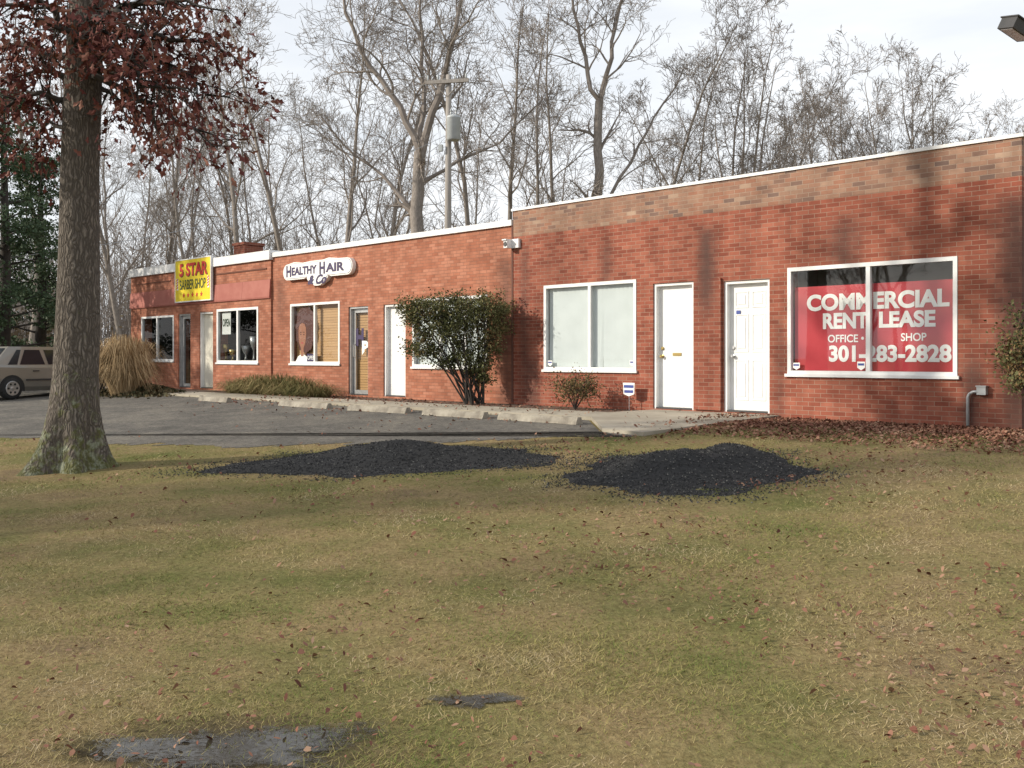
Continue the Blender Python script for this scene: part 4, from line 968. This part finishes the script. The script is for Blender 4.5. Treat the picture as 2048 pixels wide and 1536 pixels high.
# ------------------------------------------------------------------ parked car
fw_ = Vector((.5, .866, 0)); rt_ = Vector((.866, -.5, 0)); pw = at(20, 800)
cc = pw + fw_*1.25 - rt_*.74
car = thing('parked_car', Vector((cc.x, cc.y, pw.z+.015)), math.atan2(fw_.y, fw_.x), 'beige sedan parked at the left edge beyond the oak trunk', 'car')
mb = MB()
st = [(-2.2, .42, .72, .70, .60), (-2.12, .30, .88, .78, .70), (-1.6, .24, .94, .83, .76), (-.8, .22, .92, .845, .80), (.3, .22, .91, .85, .80), (.9, .22, .89, .845, .78), (1.6, .25, .82, .82, .72), (2.08, .30, .70, .76, .64), (2.2, .40, .58, .66, .55)]
for x, zb0, zt0, w_, wt in st:
    mb.v += [(x, s*q, z) for s in (1, -1) for q, z in (((w_*.9, zb0), (w_*.985, zb0+.12), (w_, .56 if zt0 > .6 else .5), (w_*.975, zt0-.07), (wt, zt0)) if s == 1 else ((wt, zt0), (w_*.975, zt0-.07), (w_, .56 if zt0 > .6 else .5), (w_*.985, zb0+.12), (w_*.9, zb0)))]
for i in range(len(st)-1):
    for q in range(10): mb.f.append((i*10+q, i*10+(q+1) % 10, (i+1)*10+(q+1) % 10, (i+1)*10+q))
mb.f.append(tuple(range(10))); mb.f.append(tuple((len(st)-1)*10+q for q in reversed(range(10))))
body = mb.build('body', mCar, car)
XL0, XL1, XH0, XH1, ZR = -1.75, 1.35, -1.2, .55, 1.43
mb = MB(); lo = [(XL0, .70), (-1.0, .76), (.7, .76), (XL1, .72)]; hi = [(XH0, .60), (-.85, .64), (.2, .64), (XH1, .60)]
for (x, w_), z in [(l, .885) for l in lo] + [(h, ZR) for h in hi]: mb.v += [(x, w_, z), (x, -w_, z)]
def I(r, i, s): return (r*4+i)*2+s
for i in range(3):
    for s in (0, 1): mb.f.append((I(0,i,s), I(0,i+1,s), I(1,i+1,s), I(1,i,s)))
    mb.f.append((I(1,i,0), I(1,i+1,0), I(1,i+1,1), I(1,i,1)))
mb.f.append((I(0,0,0), I(0,0,1), I(1,0,1), I(1,0,0))); mb.f.append((I(0,3,0), I(0,3,1), I(1,3,1), I(1,3,0)))
roof = mb.build('roof', mCar, car)
def side_pt(t, v, s):        # point on the greenhouse side: t along, v up
    xl = XL0+(XL1-XL0)*t; xh = XH0+(XH1-XH0)*t
    yl = .76 - .06*(abs(t-.5)*2)**4; yh = .64 - .04*(abs(t-.5)*2)**4
    return Vector((xl*(1-v)+xh*v, s*(yl*(1-v)+yh*v+.008), .885+(ZR-.885)*v))
for s in (1, -1):
    for t0, t1 in ((.13, .22), (.245, .50), (.535, .86)):
        mb = MB(); mb.face([side_pt(t0, .10, s), side_pt(t1, .10, s), side_pt(t1-.015, .84, s), side_pt(t0+.015, .84, s)]); mb.build('side_window', mCarGlass, car)
def endglass(x0, x1, w0, w1, name, off):
    mb = MB(); f0, f1 = .1, .9; zz = lambda f: .885+(ZR-.885)*f+.01
    mb.face([(x0+(x1-x0)*f0+off, w0*.88, zz(f0)), (x0+(x1-x0)*f0+off, -w0*.88, zz(f0)), (x0+(x1-x0)*f1+off, -w1*.9, zz(f1)), (x0+(x1-x0)*f1+off, w1*.9, zz(f1))]); mb.build(name, mCarGlass, car)
endglass(XL0, XH0, .70, .60, 'rear_window', -.008); endglass(XL1, XH1, .72, .60, 'windscreen', .008)
for x in (-1.25, 1.3):
    for s in (1, -1):
        mb = MB(); mb.lathe([(.20, .86*s), (.275, .855*s), (.30, .83*s), (.30, .66*s), (.27, .63*s), (.2, .63*s)], (x, 0, .30), 'y', 28); wl = mb.build('wheel', mRubber, car, True)
        mb = MB(); mb.lathe([(.20, .862*s), (.19, .872*s), (.06, .862*s), (.05, .878*s), (.02, .882*s)], (x, 0, .30), 'y', 24)
        mb.build('rim', mRim, wl)
        for q in range(6):
            t = q*math.pi/3; cx, cz = x+.125*math.cos(t), .30+.125*math.sin(t)
            mb = MB(); mb.prism([(cx+.032*math.cos(u), cz+.032*math.sin(u)) for u in [i*math.pi/4 for i in range(8)]], .864*s, .874*s); mb.build('rim_slot', mRubber, wl)
        mb = MB(); pts = [(x+.36*math.cos(t), .30+.36*math.sin(t)) for t in [math.pi*i/12 for i in range(13)]]; mb.prism(pts + [(x-.36, .22), (x+.36, .22)], .70*s, .852*s); mb.build('wheel_arch', mRubber, car)
for s in (1, -1):
    mb = MB(); mb.box(-.85, .9, min(s*.848, s*.862), max(s*.848, s*.862), .50, .545); mb.build('side_moulding', mDarkMetal, car)
    for x in (-.55, .45):
        mb = MB(); mb.box(x-.09, x+.09, min(s*.84, s*.862), max(s*.84, s*.862), .75, .78); mb.build('door_handle', mDarkMetal, car)
    mb = MB(); mb.box(-2.205, -2.10, min(s*.42, s*.74), max(s*.42, s*.74), .60, .74); mb.build('tail_lamp', mTail, car)
    mb = MB(); mb.box(2.08, 2.19, min(s*.40, s*.66), max(s*.40, s*.66), .50, .60); mb.build('headlight', mAlu, car)
mb = MB(); mb.box(-2.30, -2.12, -.76, .76, .34, .54); mb.build('bumper', mCar, car)
mb = MB(); mb.box(2.10, 2.29, -.72, .72, .30, .48); mb.build('bumper', mCar, car)

# ------------------------------------------------------------------ grass blades and fallen leaves
nr = np.random.default_rng(4)
def np_as(x, y):
    dx, dy = x-P0.x, y-P0.y
    return dx*LX.x+dy*LX.y, -(dx*NIN.x+dy*NIN.y)
def np_h(s): return BASE*(1-np.clip((s-1.5)/10, 0, 1))
def inpoly(a, s, poly):
    r = np.zeros(a.shape, bool); n = len(poly)
    for i in range(n):
        (x1, y1), (x2, y2) = poly[i], poly[(i+1) % n]
        if y1 == y2: continue
        c = ((y1 > s) != (y2 > s)) & (a < (x2-x1)*(s-y1)/(y2-y1)+x1); r ^= c
    return r
NB = 320000
z = np.exp(nr.uniform(np.log(2.9), np.log(19), NB)); x = nr.uniform(-.66, .66, NB)*z
a, s = np_as(x, z)
ok = ~inpoly(a, s, lot_as) & ~inpoly(a, s, walk_as) & (s > .12) & ~((s < 1.5) & (a < 0))
ok &= ~((a > .4) & (s < 2.6 + .5*np.sin(a*3)) & (nr.random(NB) < .8))
for cx, cy, rx, ry in mounds: ok &= ((x-cx)/rx)**2 + ((z-cy)/ry)**2 > nr.uniform(.75, 1.1, NB)
for cx, cy, rx, ry in pud: ok &= (((x-cx)/rx)**2 + ((z-cy)/ry)**2 > nr.uniform(.05, 1.1, NB)) | (nr.random(NB) < .22)
ok &= (x-ob_.x)**2 + (z-ob_.y)**2 > nr.uniform(.35, 1.1, NB)
ok &= nr.random(NB) < .58 + .42*np.sin(x*2.1+np.sin(z*1.7))*np.sin(z*2.9+x)          # thin, trodden patches
x, z, s = x[ok], z[ok], s[ok]; n = len(x)
h0 = np_h(s); hb = nr.uniform(.005, .022, n)*(1 + .35*np.sin(x*1.7+z*.9)*np.sin(z*2.3)); az = nr.uniform(0, 2*np.pi, n); wd = .0010+.00028*z
ln = nr.uniform(.6, 3.6, n)*hb; la = nr.uniform(0, 2*np.pi, n)
co = np.empty((n, 3, 3), 'f')
co[:, 0, 0] = x-np.cos(az)*wd; co[:, 0, 1] = z-np.sin(az)*wd; co[:, 0, 2] = h0-.003
co[:, 1, 0] = x+np.cos(az)*wd; co[:, 1, 1] = z+np.sin(az)*wd; co[:, 1, 2] = h0-.003
co[:, 2, 0] = x+np.cos(la)*ln; co[:, 2, 1] = z+np.sin(la)*ln; co[:, 2, 2] = h0+hb
def np_mesh(name, co, k, mat):
    n = co.shape[0]; me = bpy.data.meshes.new(name); me.vertices.add(n*k); me.vertices.foreach_set('co', co.ravel())
    me.loops.add(n*k); me.loops.foreach_set('vertex_index', np.arange(n*k, dtype='i')); me.polygons.add(n)
    me.polygons.foreach_set('loop_start', np.arange(0, n*k, k, dtype='i')); me.polygons.foreach_set('loop_total', np.full(n, k, 'i'))
    me.update(calc_edges=True); me.materials.append(mat); return link(name, me)
mBlade = island('grass_blade', [(.115,.165,.036), (.20,.205,.058), (.315,.265,.105), (.40,.315,.16), (.45,.36,.225)], .9, .8, gain=3.6, shift=.55)
tag(np_mesh('grass', co, 3, mBlade), 'short straw and green grass blades of the winter lawn', 'grass', kind='stuff')

NL = 14000
z = np.exp(nr.uniform(np.log(3), np.log(17), NL)); u = nr.random(NL)**.55*1.3-.62; x = u*z
NL2 = 16000; a2 = nr.uniform(-.2, 5.5, NL2); s2 = np.abs(nr.normal(0, 1.7, NL2))+.05; q2 = P0.x+LX.x*a2-NIN.x*s2, P0.y+LX.y*a2-NIN.y*s2
NL3 = 7000; a3 = nr.uniform(-13, -1.9, NL3); s3 = np.abs(nr.normal(0, 1.7, NL3))+.05; q3 = P0.x+LX.x*a3-NIN.x*s3, P0.y+LX.y*a3-NIN.y*s3
x = np.concatenate([x, q2[0], q3[0]]); z = np.concatenate([z, q2[1], q3[1]])
a, s = np_as(x, z); inl = inpoly(a, s, lot_as); inw = inpoly(a, s, walk_as)
cl_ = np.sin(x*1.3+1)*np.sin(z*1.1)+.4*np.sin(x*3.1+z*2)
ok = (s > .03) & ~(inl & (nr.random(len(x)) < .7)) & ~(inw & (nr.random(len(x)) < .85)) & ((cl_ > nr.uniform(-.8, 1.1, len(x))) | (s < 3))
x, z, s, inw = x[ok], z[ok], s[ok], inw[ok]; n = len(x)
L = nr.uniform(.004, .013, n)*(1+.11*z); az = nr.uniform(0, 2*np.pi, n); t1 = nr.normal(0, .4, n); t2 = nr.normal(0, .4, n)
h0 = np_h(s) + np.where(inw, .06, .010) + nr.uniform(0, .012, n)
dx, dy = np.cos(az), np.sin(az); co = np.empty((n, 6, 3), 'f')
asp = nr.uniform(.4, 1.1, n)
for i, (p, q) in enumerate(((-1, 0), (-.3, .55), (.4, .6), (1.1, 0), (.4, -.6), (-.3, -.55))):
    qq = q*asp
    co[:, i, 0] = x+(dx*p-dy*qq)*L; co[:, i, 1] = z+(dy*p+dx*qq)*L; co[:, i, 2] = h0+(p*t1+abs(q)*.8*np.abs(t2)+q*t2)*L
mFall = island('fallen_leaf', [(.11,.045,.03), (.19,.082,.055), (.26,.135,.088), (.33,.21,.14)], .9, 1.5, shift=.9)
tag(np_mesh('fallen_leaves', co, 6, mFall), 'dry brown leaves scattered over the lawn and along the wall', 'leaves', kind='stuff')

# ------------------------------------------------------------------ light, sky, camera
SD = Vector((-.99, -.16, 0)).normalized(); EL = R(25)
sun_dir = Vector((SD.x*math.cos(EL), SD.y*math.cos(EL), math.sin(EL)))
sl2 = bpy.data.lights.new('sun', 'SUN'); sl2.energy = 4.4; sl2.angle = R(1.2); sl2.color = (1, .92, .79)
so = bpy.data.objects.new('sun', sl2); col.objects.link(so); so.rotation_euler = sun_dir.to_track_quat('Z', 'Y').to_euler(); so.location = (-20, -5, 20)
wd_ = bpy.data.worlds.new('World'); scene.world = wd_; wd_.use_nodes = True; nt = wd_.node_tree; nt.nodes.clear()
out = N(nt, 'ShaderNodeOutputWorld'); b1 = N(nt, 'ShaderNodeBackground'); b2 = N(nt, 'ShaderNodeBackground'); mx = N(nt, 'ShaderNodeMixShader')
sky = N(nt, 'ShaderNodeTexSky', sky_type='NISHITA'); sky.sun_disc = False; sky.sun_elevation = EL; sky.sun_rotation = math.atan2(SD.x, SD.y); sky.dust_density = 2
nt.links.new(sky.outputs[0], b1.inputs[0]); b1.inputs[1].default_value = .15
tc = N(nt, 'ShaderNodeTexCoord').outputs['Generated']; sp = N(nt, 'ShaderNodeSeparateXYZ'); nt.links.new(tc, sp.inputs[0])
nf = noisef(nt, stretch(nt, tc, (1.5, 1.5, 7)), 1.6, 6, .55)
cr = ramp(nt, [(.36, (.78,.78,.78)), (.60, (1,1,1))]); nt.links.new(nf, cr.inputs[0])
er = ramp(nt, [(0, (1,1,1)), (.36, (.97,.97,.97)), (.6, (.75,.75,.75)), (1, (.6,.6,.6))]); nt.links.new(sp.outputs[2], er.inputs[0])
nt.links.new(math_(nt, 'MULTIPLY', cr.outputs[0], er.outputs[0]), mx.inputs[0])
b2.inputs[0].default_value = (.945, .97, 1, 1); b2.inputs[1].default_value = 1.1
nt.links.new(b1.outputs[0], mx.inputs[1]); nt.links.new(b2.outputs[0], mx.inputs[2]); nt.links.new(mx.outputs[0], out.inputs[0])
cam = bpy.data.cameras.new('camera'); co_ = bpy.data.objects.new('camera', cam); col.objects.link(co_); scene.camera = co_
co_.location = (0, 0, EYE); co_.rotation_euler = (R(90), 0, 0); cam.sensor_width = 36; cam.lens = 36*F/2048; cam.shift_y = -(768-HZ)/2048; cam.clip_end = 3000
scene.view_settings.view_transform = 'Standard'; scene.view_settings.look = 'None'; scene.view_settings.exposure = 0
